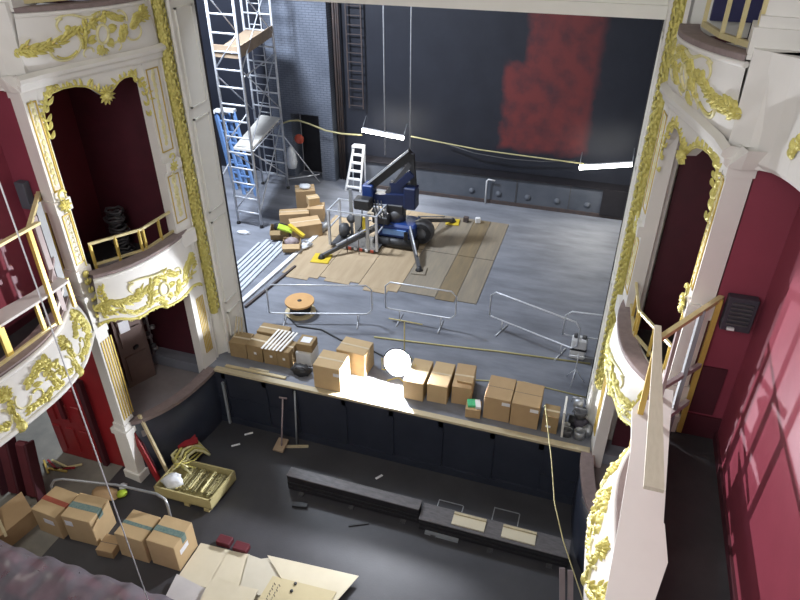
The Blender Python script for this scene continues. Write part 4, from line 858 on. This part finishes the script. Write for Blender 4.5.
tag(blob(MB(), (-6.6,6.0,.03), (.22,.12,.035), seed=2).build('rag', 'bag'), 'white rag on the floor left of rubbish heap', 'rag')
tag(blob(MB(), (-4.35,6.95,.1), (.12,.3,.12), seed=22, amp=.3).build('plastic_wrap', 'steel'), 'crumpled clear plastic behind the biggest carton', 'plastic')

# ------------------------------------------------------------------ spider lift
lf = thing('spider_lift', 'blue tracked spider lift with folded boom and aluminium basket on plywood', 'lift', (-1.9,6.9,0))
MB().box((-2.5,6.55,.28), (-1.35,7.35,.72), bev=.06).build('chassis', 'blue', lf)
MB().box((-2.3,6.5,.42), (-1.6,6.58,.58)).build('decal', 'paleblue', lf)
for y in (6.45,7.25):
    rows = []
    MB().tube([(-2.55,y+.1,.16), (-1.25,y+.1,.16)], .16, 14).build('track', 'black', lf)
MB().lathe([(.0,-.16),(.34,-.16),(.37,0),(.34,.16),(.0,.16)], (-1.25,7.0,.42), 22, 'y').build('hose_reel', 'dark', lf)
for k in range(5): MB().tube([(-1.25+(.30-.03*k)*math.cos(a*PI/10), 6.82, .42+(.30-.03*k)*math.sin(a*PI/10)) for a in range(21)], .013, 6, False).build('hose', 'black', lf)
MB().lathe([(.26,.72),(.26,.95),(.2,1.05),(.0,1.05)], (-2.0,6.95,0), 18).build('turret', 'dark', lf)
MB().box((-2.25,6.75,.95), (-1.75,7.15,1.25), bev=.04).build('engine_cover', 'black', lf)
MB().bar((-2.75,6.9,1.30), (-1.45,6.95,1.42), .30, .34).build('lower_boom', 'navy', lf)
MB().box((-1.75,6.75,1.15), (-1.40,7.15,1.80), bev=.03).build('boom_link', 'navy', lf)
MB().bar((-2.85,6.95,1.62), (-1.62,7.05,2.72), .26, .24).build('upper_boom', 'black', lf)
MB().bar((-2.85,6.80,1.76), (-1.66,6.90,2.84), .05, .05).build('boom_rail', 'alu', lf)
MB().bar((-1.60,7.0,2.72), (-1.47,6.95,1.4), .15, .12).build('boom_strut', 'black', lf)
MB().bar((-2.3,6.95,1.5), (-1.62,7.0,2.45), .16, .12).build('ram', 'dark', lf)
MB().prism([(-2.2,6.88), (-1.45,6.88), (-1.45,7.08), (-2.2,7.08)], 1.45, 1.85).build('boom_bracket', 'navy', lf)
MB().bar((-1.95,6.95,1.8), (-1.55,6.98,2.2), .3, .2).build('boom_knuckle', 'navy', lf)
for k in range(4): MB().tube([(-2.7+.1*k,6.7,1.35), (-2.5+.1*k,6.45,1.0-.05*k), (-2.3+.1*k,6.5,.75)], .018, 6).build('hose', 'black', lf)
MB().box((-2.6,6.45,.72), (-2.1,6.75,.95), bev=.03).build('battery_box', 'black', lf)
for k in range(5): MB().box((-1.62+.02*k,6.40,.35), (-1.60+.02*k+.01,6.45,.6)).build('vent_slot', 'black', lf)
MB().box((-2.98,6.7,1.25), (-2.66,7.1,1.75), bev=.03).build('boom_head', 'blue', lf)
MB().box((-3.12,6.35,1.12), (-2.62,6.7,1.45), bev=.04).build('control_case', 'black', lf)
MB().tube([(-2.9,6.5,1.3), (-2.8,6.2,1.0), (-2.75,6.0,.8), (-2.9,6.1,.6), (-2.85,6.3,.5)], .02, 6).build('hose', 'black', lf)
MB().box((-2.82,6.25,.45), (-2.68,6.33,.95)).build('warning_plate', 'yellow', lf)
MB().box((-3.05,6.25,.35), (-2.85,6.35,1.0)).build('control_panel', 'steel', lf)
# basket
bx0, bx1, by0, by1 = -3.72, -2.28, 5.95, 6.75
corners = [(bx0,by0),(bx1,by0),(bx1,by1),(bx0,by1)]
for x, y in corners: MB().bar((x,y,.12), (x,y,1.22), .065).build('basket_post', 'alu', lf)
MB().bar((-3.35,by1,.12), (-3.35,by1,1.55), .09, .06).build('basket_post', 'steel', lf); MB().bar((-2.55,by0,.12), (-2.55,by0,1.2), .09, .05).build('basket_post', 'steel', lf)
for z in (.65, 1.2):
    for i in range(4): 
        if z == .65 and i == 0: continue
        a, b = corners[i], corners[(i+1) % 4]; MB().bar((*a,z), (*b,z), .035).build('basket_rail', 'alu', lf)
MB().box((bx0,by0,.08), (bx1,by1,.13)).build('basket_floor', 'dark', lf)
for k in range(6): MB().box((bx0+.4+k*.17,by0-.03,.06), (bx0+.485+k*.17,by0-.005,.14)).build('hazard_stripe', 'redhose' if k % 2 else 'white', lf)
for x in (-3.1,-2.75): MB().bar((x,5.75,.05), (x,5.75,.5), .02).build('step_rail', 'pipe', lf)
MB().lathe([(.0,-.05),(.13,-.05),(.13,.05),(.0,.05)], (-3.25,6.5,.75), 16, 'y').build('wheel', 'dark', lf)
blob(MB(), (-3.5,6.5,.35), (.18,.2,.22), seed=31).build('tool_bag', 'dark', lf)
for a, b, k in (((-2.4,6.6,.6), (-3.68,5.22,.10), 0), ((-1.5,6.6,.6), (-.86,5.40,.10), 1), ((-1.45,7.3,.6), (-.72,8.62,.10), 2), ((-2.4,7.3,.6), (-3.3,8.6,.10), 3)):
    og = MB().bar(a, b, .09, .10).build('outrigger', 'dark', lf)
    MB().tube([V(a)+V((0,0,.12)), V(a).lerp(V(b), .75)+V((0,0,.12))], .025, 8).build('outrigger_ram', 'alu', og)
    MB().lathe([(.02,.0),(.11,.0),(.09,.04),(.04,.12),(.02,.12)], (b[0],b[1],.055), 14).build('outrigger_foot', 'black', og)
for k, (x, y, w) in enumerate(((-3.68,5.22,.52), (-.86,5.40,.40), (-.72,8.62,.42), (-3.3,8.6,.42))):
    tag(MB().box((x-w/2,y-w/2,.02), (x+w/2,y+w/2,.055), .12, bev=.01).build('outrigger_pad', 'yellow' if k in (0,2) else 'ply2'), ('yellow pad under near left outrigger foot','dull pad under near right outrigger foot','yellow pad under far right outrigger foot','dull pad under far left outrigger foot')[k], 'pad', 'pads under the outriggers')
for k, (x, y, m_) in enumerate(((-.35,8.8,'pipe'), (.02,8.85,'white'))):
    tag(MB().box((x-.07,y-.06,.02), (x+.09,y+.06,.2), .3*k, bev=.02).build('small_tub', m_), ('small dark tub on the back edge of hardboard','small white tub on the back edge of hardboard')[k], 'tub')
# hanging steel lines
tag(MB().tube([(-2.36,7.0,2.6), (-2.36,7.0,9.9)], .016, 6).build('hanging_line', 'alu'), 'thin steel line hanging down left of the boom tip', 'line')
tag(MB().tube([(-1.64,7.0,2.85), (-1.64,7.0,9.9)], .016, 6).build('hanging_line', 'alu'), 'thin steel line hanging just above the boom tip', 'line')
tag(MB().tube([(3.10,.9,.06), (3.14,0,.89), (3.43,-1.0,.50), (3.58,-1.8,.42), (3.80,-2.4,.30), (4.22,-3.0,-.17), (4.32,-3.6,-1.0)], .01, 6).build('slack_rope', 'cord'), 'slack yellowish rope dropping in front of the pit wall at right', 'rope')
tag(MB().tube([(-2.10,-5,12.7), (-2.10,-5,-.7)], .009, 6).build('slack_rope', 'paper'), 'thin white line hanging plumb in front of the left circle balcony', 'line')

# ------------------------------------------------------------------ pit
def rostrum(x0, x1, label, notch):
    t = thing('black_rostrum', label, 'platform', ((x0+x1)/2,-1.27,-1.5))
    y0, y1, zt_ = notch
    MB().box((x0,y0,-1.46), (x1,y1,zt_-.03)).build('body', 'blackpaint', t)
    MB().box((x0-.01,y0-.01,zt_-.03), (x1+.01,y1+.01,zt_), bev=.005).build('top', 'blacktop', t)
    for z in (-1.38,-1.27): MB().box((x0,y0-.015,z), (x1,y0,z+.03)).build('ridge', 'black', t)
    for x in (x0+.3, (x0+x1)/2, x1-.3): MB().box((x-.05,y0-.08,-1.5), (x+.05,y1,-1.46)).build('foot', 'dark', t)
rostrum(-1.6, 1.17, 'long low black platform at left in the pit', (-1.44,-1.22,-1.06))
rostrum(1.22, 4.0, 'long low black platform at right in pit carrying two cream boards', (-1.56,-1.18,-1.16))
for k, x in enumerate((2.14, 3.08)):
    t = thing('cream_board', ('cream board on right platform, nearer the platform joint','cream board on right platform, nearer the right end')[k], 'board', (x,-1.36,-1.16), 0, 'cream boards on the black platform')
    MB().box((x-.31,-1.50,-1.16), (x+.31,-1.22,-1.135)).build('board', 'cardpale', t); MB().box((x-.31,-1.28,-1.135), (x+.31,-1.23,-1.11)).build('lip', 'edgewood', t)
tag(MB().box((1.35,-1.62,-1.5), (2.0,-1.55,-1.44)).build('floor_batten', 'greywood'), 'short grey batten on floor before right platform', 'batten')
tag(MB().box((-1.35,-1.80,-1.5), (-1.05,-1.70,-1.44), .2).build('offcut', 'black'), 'black offcut on the floor before the left platform', 'offcut')
tag(MB().bar((-.1,-1.9,-1.49), (.25,-1.72,-1.49), .03).build('offcut', 'black'), 'thin black stick on the floor before the left platform', 'stick')
br = thing('broom', 'wide broom leaning on the black pit wall by a thin pole', 'broom', (-2.3,-.35,-1.5))
MB().tube([(-2.25,-.45,-1.40), (-2.3,-.06,-.35)], .018, 8).build('handle', 'mauve', br); MB().tube([(-2.38,-.07,-.36), (-2.2,-.07,-.34)], .02, 8).build('grip', 'mauve', br)
MB().cube(Matrix(), (.24,.32,.05), Matrix.Translation((-2.28,-.42,-1.42)) @ Matrix.Rotation(.25,4,'X')).build('head', 'deckdark', br)
tag(MB().tube([(-2.0,-.05,-.1), (-2.0,-.22,-1.49)], .022, 8).build('timber_pole', 'greywood'), 'thin pale pole leaning on the pit wall beside broom', 'pole')
tag(MB().bar((-2.2,-.38,-1.48), (-1.72,-.22,-1.48), .05).build('offcut', 'edgewood'), 'pale offcut on the floor at foot of the thin pole', 'offcut')
tag(MB().bar((-3.76,-.06,-.3), (-3.72,-.12,-1.45), .05).build('timber_pole', 'greywood'), 'grey upright strip on pit wall near left corner', 'strip')
for k, (a, b) in enumerate((((-3.25,-.32),(-3.1,-.20)), ((-3.35,-.72),(-3.2,-.60)), ((.0,-.62),(.1,-.48)))):
    tag(MB().bar((*a,-1.495), (*b,-1.495), .05, .008).build('tape_mark', 'paper'), ('white tape mark nearest the pit wall at left','white tape mark further out at left of pit','white tape mark in middle of the pit floor')[k], 'tape')
for k, (x, y) in enumerate(((1.4,-.75), (2.5,-.6))):
    tag(MB().box((x,y,-1.5), (x+.5,y+.02,-1.49)).box((x,y,-1.5), (x+.02,y-.3,-1.49)).box((x+.5,y,-1.5), (x+.52,y-.3,-1.49)).build('tape_outline', 'steel'), ('faint grey tape outline left, behind right platform','faint grey tape outline right, behind right platform')[k], 'tape')
# two short pipes at bottom by the arm
for k in range(2): tag(MB().bar((4.0+.14*k,-2.3-.05*k,-1.4), (3.9+.14*k,-2.0,-.9), .09, .05).build('seat_arm', 'mauve'), ('left grey upright end below the gilded parapet','right grey upright end below the gilded parapet')[k], 'upright')
# crate with gilded pieces
cr = thing('pallet_crate', 'shallow wooden crate on pallet feet holding gilded mouldings in pit', 'crate', (-3.35,-2.05,-1.5), 0)
q = [(-4.05,-2.45), (-2.78,-2.42), (-2.72,-1.58), (-4.0,-1.62)]
MB().prism(q, -1.42, -1.39).build('base', 'crate', cr)
for i in range(4):
    a, b = V(q[i]), V(q[(i+1) % 4]); quadbox(MB(), a, b, -1.42, -1.16, .03).build('side_board', 'crate', cr)
for x in (-3.9,-3.35,-2.9):
    for y in (-2.38,-1.66): MB().box((x-.06,y-.06,-1.5), (x+.06,y+.06,-1.42)).build('foot', 'crate', cr)
for k in range(16):
    x = -3.62+k*.055 if k < 8 else -3.10+(k-8)*.04; y0, y1 = -2.30+.03*(k % 3), -1.72
    R = Relief(lambda u, v: V((x+u, v, -1.24+.015*(k % 3))), 1); R.stroke([(0, y0), (0, y1)], .02); 
    for j in range(8): R.leaf(0, y0+.07*j, rnd.uniform(0, 3), .06, .02, .02)
    tag(R.mb.build('gilded_strip', ('goldpale','crate','greenwood','greenwood')[k % 4], None, False), 'gilded moulding strip laid side by side with others in crate', 'moulding', 'gilded strips in the crate')
for k in range(8):
    a = rnd.uniform(0, 3); c0 = V((-3.75+rnd.uniform(-.12,.12), -1.78+rnd.uniform(-.1,.1), -1.20+.02*k)); d0 = V((math.cos(a), math.sin(a), .1))*.16
    tag(MB().tube([c0-d0, c0, c0+d0], .02, 6, True, .01).build('gilded_offcut', 'gold' if k % 2 else 'goldpale'), 'short gilded offcut in the jumble at far left of crate', 'offcut', 'gilded offcuts heaped in the crate')
tag(blob(MB(), (-3.78,-2.18,-1.20), (.22,.17,.16), seed=41, amp=.3).build('plastic_bag', 'bag'), 'white plastic bag sitting in near left corner of crate', 'bag')
# pile of gilded frames
for k in range(10):
    cx, cy, rz = -4.42+.085*k, -1.12-.035*k, .6+.12*k; t = thing('gilded_frame_piece', 'gilded bracket piece in the overlapping row leaning by the crate', 'moulding', (cx,cy,-1.5), rz, 'gilded pieces heaped by the crate')
    R = Matrix.Translation((cx,cy,-1.42)) @ Matrix.Rotation(rz,4,'Z') @ Matrix.Rotation(-.5,4,'X')
    pts = [R @ V(p) for p in ((-.33,0,-.08), (-.33,.05,.22), (-.06,.08,.32), (.15,.05,.27), (.30,.05,.08), (.33,0,-.08))]
    MB().tube(pts, .035, 6).build('scroll', 'goldpale' if k % 2 else 'gold', t); MB().tube([pts[1], pts[4]], .02, 6).build('bar', 'gold', t)
for k in range(3): tag(MB().cube(Matrix(), (.42,.14,.05), Matrix.Translation((-4.30+.12*k,-1.02-.10*k,-1.22+.04*k)) @ Matrix.Rotation(.7,4,'Z') @ Matrix.Rotation(.2,4,'X')).build('red_board', 'redpaint'), 'short dark red board on top of the gilded heap', 'board', 'red boards on the gilded heap')
tag(MB().bar((-4.80,-1.90,.02), (-4.38,-1.98,-1.5), .16, .05, (0,1,0)).build('red_plank', 'maroon'), 'dark red plank leaning against foot of left pillar', 'plank')
tag(MB().bar((-4.52,-1.84,.08), (-4.12,-1.90,-1.5), .06, .05, (0,1,0)).build('pine_plank', 'wood'), 'slim pale plank leaning right of the dark red plank', 'plank')
tag(MB().bar((-4.68,-1.98,-.3), (-4.22,-2.1,-1.5), .12, .03, (0,1,0)).build('red_plank', 'redpaint'), 'short red plank leaning before the pale slim plank', 'plank')
# bottom-left cartons
g4 = 'printed cartons at bottom left'
carton((-5.40,-3.52,-1.5), (.58,.60,.62), -.06, 'bottom left carton with red tape across its top', 'card2', g4, 'redtape', (.08,.35,.24,.12,'front'), tapew=.10)
carton((-4.72,-3.50,-1.5), (.62,.56,.68), .05, 'bottom left carton with teal print, second from left, label on front', 'card2', g4, 'print', (-.18,.44,.16,.13,'front'), tapew=.13)
carton((-3.57,-3.50,-1.5), (.60,.56,.62), .0, 'third bottom left carton, plain front, faint teal print on top', 'card2', g4, 'print', None, tapew=.07)
carton((-2.92,-3.46,-1.5), (.58,.58,.66), .0, 'rightmost bottom left carton, white label on right side', 'card2', g4, 'print', (-.05,.32,.24,.12,'right'), tapew=.12)
carton((-4.13,-3.74,-1.5), (.34,.36,.18), .1, 'low flattened carton between two bottom left carton pairs', 'card', g4, 'none')
tag(MB().prism([(-6.6,-4.4), (-6.0,-4.55), (-5.85,-3.7), (-6.4,-3.4)], -1.5, -1.1).build('carton_flat', 'card'), 'brown carton at the very left edge beneath red panels', 'carton')
tag(MB().bar((-6.55,-3.9,-.75), (-5.9,-4.3,-1.15), .05, .03).build('pine_stick', 'wood'), 'pale stick resting on carton at left edge', 'stick')
# rail
rl = thing('tube_rail', 'bent steel tube rail behind the bottom left cartons', 'rail', (-4.6,-3,-1.5))
MB().tube([(-5.72,-3.30,-1.45), (-5.72,-3.25,-.85), (-5.66,-3.2,-.74), (-5.5,-3.15,-.70), (-4.4,-2.95,-.70), (-3.55,-2.90,-.70), (-3.35,-2.93,-.74), (-3.28,-2.98,-.85), (-3.26,-3.02,-1.45)], .026, 10).build('rail', 'steel', rl)
# card sheets
CS = [([(-2.59,-3.94),(-2.59,-3.13),(-1.98,-3.10),(-1.95,-3.90)],0), ([(-2.0,-3.12),(-1.58,-3.08),(-1.38,-3.79),(-1.96,-3.86)],1), ([(-1.6,-3.10),(-.53,-3.15),(-.60,-3.75),(-1.40,-3.78)],2), ([(-1.25,-3.02),(.50,-2.90),(.30,-3.50),(-.62,-3.50)],3), ([(-.95,-3.38),(.25,-3.32),(.15,-4.2),(-1.0,-4.2)],4), ([(-2.55,-4.3),(-2.62,-3.85),(-1.95,-3.95),(-1.9,-4.4)],5), ([(-1.9,-4.25),(-1.95,-3.80),(-1.05,-3.72),(-1.0,-4.3)],6)]
CS.append(([(-2.3,-3.6),(-1.2,-3.0),(.35,-3.0),(.0,-4.1),(-2.3,-4.2)],7)); CS = [(p, k) for p, k in CS]
cl = ['leftmost pale card sheet beside the rightmost carton','second pale card sheet from left, under the dark red blocks','pale card sheet in middle of the heap','far pale card sheet reaching furthest right','yellowish card sheet with writing on top of the heap','greyish card flap at lower left of sheets','pale card sheet at lower edge under the middle one','large pale card sheet underneath all the others']
for poly, k in CS:
    m_ = {4:'cardyellow',5:'greyshelf',2:'cardcream',7:'cardcream'}.get(k, 'cardpale'); z = -1.47+.02*(k if k < 7 else -.5)
    if k == 5: z = -1.43
    o = tag(MB().prism(poly, z, z+.012).build('card_sheet', m_), cl[k], 'card', 'pale card sheets at the bottom')
    if k == 4:
        for j in range(2):
            for i in range(9):
                MB().bar((-.86+.045*j*2, -3.50-.05*i, z+.014), (-.83+.045*j*2-(.02 if i % 2 else -.01), -3.53-.05*i, z+.014), .012, .004).build('pen_mark', 'dark', o)
for k, (x, y) in enumerate(((-2.17,-2.97), (-1.80,-3.0))): tag(MB().box((x-.14,y-.09,-1.5), (x+.14,y+.09,-1.38), .0, bev=.01).build('red_block', 'redpaint' if False else 'maroon'), ('dark red block above card sheets, further left','dark red block above card sheets, further right')[k], 'block')
for k, (x, y) in enumerate(((-.50,-3.40), (-.5,-3.55))): tag(MB().lathe([(.0,0),(.03,0),(.03,.02),(.0,.02)], (x,y,-1.385), 10).build('bottle_cap', 'black'), 'tiny dark cap on the pale card sheets', 'cap', 'dark caps on the card')
# wrapper bits behind rail
tag(blob(MB(), (-4.75,-2.60,-1.45), (.10,.10,.05), seed=51).build('green_wrapper', 'lime'), 'small green wrapper on floor behind the tube rail', 'wrapper')
tag(blob(MB(), (-4.85,-2.45,-1.44), (.09,.08,.05), seed=52).build('white_wrapper', 'bag'), 'small white wrapper on floor beside the green one', 'wrapper')
tag(blob(MB(), (-5.1,-2.7,-1.47), (.30,.18,.03), seed=53, amp=.15).build('brown_paper', 'card'), 'crumpled brown paper behind the tube rail', 'paper')
for k in range(6):
    a = 2.5+k*.25; c0 = V((-6.75+.1*k,-2.5+.08*(k % 3),-1.44)); d0 = V((math.cos(a), math.sin(a), .0))*.22
    tag(MB().bar(c0-d0, c0+d0, .04, .03).build('broken_trim', ('brass','redpaint','goldpale')[k % 3]), ('gold','red','pale gold')[k % 3]+' broken trim piece on the dusty floor by red door', 'trim', 'broken trim by the red door')
# red panels / tip-up seats at left edge
for k in range(4):
    x, y = -6.35-.42*k, -3.15-.04*k
    t = thing('upholstered_screen', ('maroon upholstered panel nearest the cartons at left edge','maroon upholstered panel second from cartons at left edge','maroon upholstered panel third from cartons at left edge','maroon upholstered panel at extreme left edge')[k], 'panel', (x,y,-1.5), -.1, 'maroon panels at the left edge')
    MB().cube(Matrix(), (.30,.16,1.25), Matrix.Translation((x-.12,y+.1,-.86)) @ Matrix.Rotation(-.25,4,'X') @ Matrix.Rotation(-.12,4,'Y'), .05).build('panel', 'maroon', t)
    MB().cube(Matrix(), (.05,.20,1.3), Matrix.Translation((x+.06,y+.1,-.86)) @ Matrix.Rotation(-.25,4,'X') @ Matrix.Rotation(-.12,4,'Y')).build('edge', 'maroondark', t)
st('wall_partition', MB().box((-8.0,-3.12,-1.5), (-7.3,-2.95,.5)), 'maroondark')
# seats under polythene at bottom left
for k in range(8):
    x = -5.9+k*.56; y = -4.72
    t = thing('theatre_seat', 'rose plush theatre seat back showing through polythene, number %s along the row' % ('one','two','three','four','five','six','seven','eight')[k], 'seat', (x,y,-1.5), 0, 'theatre seats under the polythene')
    t['label'] = 'rose plush theatre seat under cloudy polythene in the row behind the cartons'
    pts = []
    rows = []
    for i in range(9):
        a = PI*i/8; rows.append([V((x-.25*math.cos(a), y+dy, -1.03+.20*math.sin(a))) for dy in (-.07, 0, .07)])
    mb = MB().grid(rows); mb.grid([[V((x-.25*math.cos(PI*i/8), y-.07, -1.03+.20*math.sin(PI*i/8))) for i in range(9)], [V((x-.25*math.cos(PI*i/8), y-.07, -1.35)) for i in range(9)]]); mb.grid([[V((x-.25*math.cos(PI*i/8), y+.07, -1.03+.20*math.sin(PI*i/8))) for i in range(9)], [V((x-.25*math.cos(PI*i/8), y+.07, -1.35)) for i in range(9)]])
    mb.build('backrest', 'seat', t)
    MB().box((x-.24,y-.50,-1.12), (x+.24,y-.07,-1.0), bev=.03).build('seat_cushion', 'seat', t); MB().box((x-.27,y-.45,-1.5), (x-.24,y,-.95)).box((x+.24,y-.45,-1.5), (x+.27,y,-.95)).build('side_standard', 'dark', t)
q = random.Random(5); rows = []
NX, NY = 60, 26
for j in range(NY+1):
    row = []
    for i in range(NX+1):
        x = -6.6+4.75*i/NX; d = j/NY; y = -4.52-2.4*d
        z = -.78+.05*math.sin(x*11.2+1.2)*max(0, 1-d*3)+.03*math.sin(x*5+y*6)+.012*q.uniform(-1,1)+(.0 if j else -.25)+.10*math.sin(d*9)
        if j == 0: z = -1.1
        row.append(V((x, y, z)))
    rows.append(row)
tag(MB().grid(rows).build('polythene_sheet', 'sheet'), 'cloudy polythene sheet draped over the seats at bottom left corner', 'sheet')

# ------------------------------------------------------------------ lights
def area(loc, target, size, power, col=(1,1,1), sy=None, spread=None):
    l = bpy.data.lights.new('lamp', 'AREA'); l.energy = power; l.color = col; l.size = size
    if sy: l.shape = 'RECTANGLE'; l.size_y = sy
    if spread: l.spread = spread
    o = bpy.data.objects.new('area_lamp', l); C.objects.link(o); o.location = loc
    o.rotation_euler = (V(target)-V(loc)).to_track_quat('-Z', 'Y').to_euler(); return o
def spot(loc, target, power, ang, col=(1,1,1), r=.06, blend=.3):
    l = bpy.data.lights.new('lamp', 'SPOT'); l.energy = power; l.color = col; l.spot_size = math.radians(ang); l.spot_blend = blend; l.shadow_soft_size = r
    o = bpy.data.objects.new('spot_lamp', l); C.objects.link(o); o.location = loc
    o.rotation_euler = (V(target)-V(loc)).to_track_quat('-Z', 'Y').to_euler(); return o
def point(loc, power, col=(1,1,1), r=.1):
    l = bpy.data.lights.new('lamp', 'POINT'); l.energy = power; l.color = col; l.shadow_soft_size = r
    o = bpy.data.objects.new('point_lamp', l); C.objects.link(o); o.location = loc; return o
area((0,-9.5,12.3), (0,-1,3), 5, 300, (1,.97,.93))  # house light in the auditorium ceiling
area((0,-13.2,8.5), (0,0,3), 5, 380, (.93,.97,1))  # frontal fill added behind the camera to brighten walls facing it
area((-7,-4,2.3), (-6.4,-3.2,-1.5), 1.0, 30, (1,.95,.85))                 # unseen lamp added under the left circle to brighten door and floor
spot((.02,.70,.50), (.3,-6,-1.6), 1450, 179, (.90,.93,1), .05, .05)           # floodlight on the stage edge
spot((-4.4,4.5,6.6), (5.45,-4.3,3.9), 8000, 19, (1,.93,.95), .03)     # work lamp high at the left of the stage, shining on the right wall
spot((4.4,4.5,6.6), (-5.45,-3.8,4.5), 5000, 17, (1,.95,.9), .03)       # work lamp high at the right of the stage
area((-3.45,9.85,2.12), (-3.45,9.2,0), 1.4, 90, (1,.97,.9), .08)
area((3.5,9.65,2.0), (3.5,9.0,0), 1.4, 80, (1,.93,.78), .08)
area((-7.2,5.0,9.5), (-6.6,8.2,0), 1.2, 1900, (.80,.88,1))            # work lights over the scaffold corner
area((-1.0,4.0,9.7), (-1.0,5.0,0), 2.5, 170, (.85,.9,1))
w = bpy.data.worlds.new('world'); bpy.context.scene.world = w; w.use_nodes = True
w.node_tree.nodes['Background'].inputs[0].default_value = (.5,.5,.55,1); w.node_tree.nodes['Background'].inputs[1].default_value = .15

# ------------------------------------------------------------------ camera
cam = bpy.data.cameras.new('camera'); cam.sensor_width = 36; cam.lens = 650*36/800; cam.clip_end = 100
co = bpy.data.objects.new('camera', cam); C.objects.link(co); co.location = (3.37,-9.4,9)
p_, y_ = math.radians(32.8), math.radians(17.9)
co.rotation_euler = (PI/2-p_, 0, y_)
bpy.context.scene.camera = co
sc_ = bpy.context.scene
sc_.view_settings.view_transform = 'Standard'; sc_.view_settings.look = 'None'; sc_.view_settings.gamma = 1; sc_.view_settings.use_curve_mapping = False
sc_.view_settings.exposure = 0
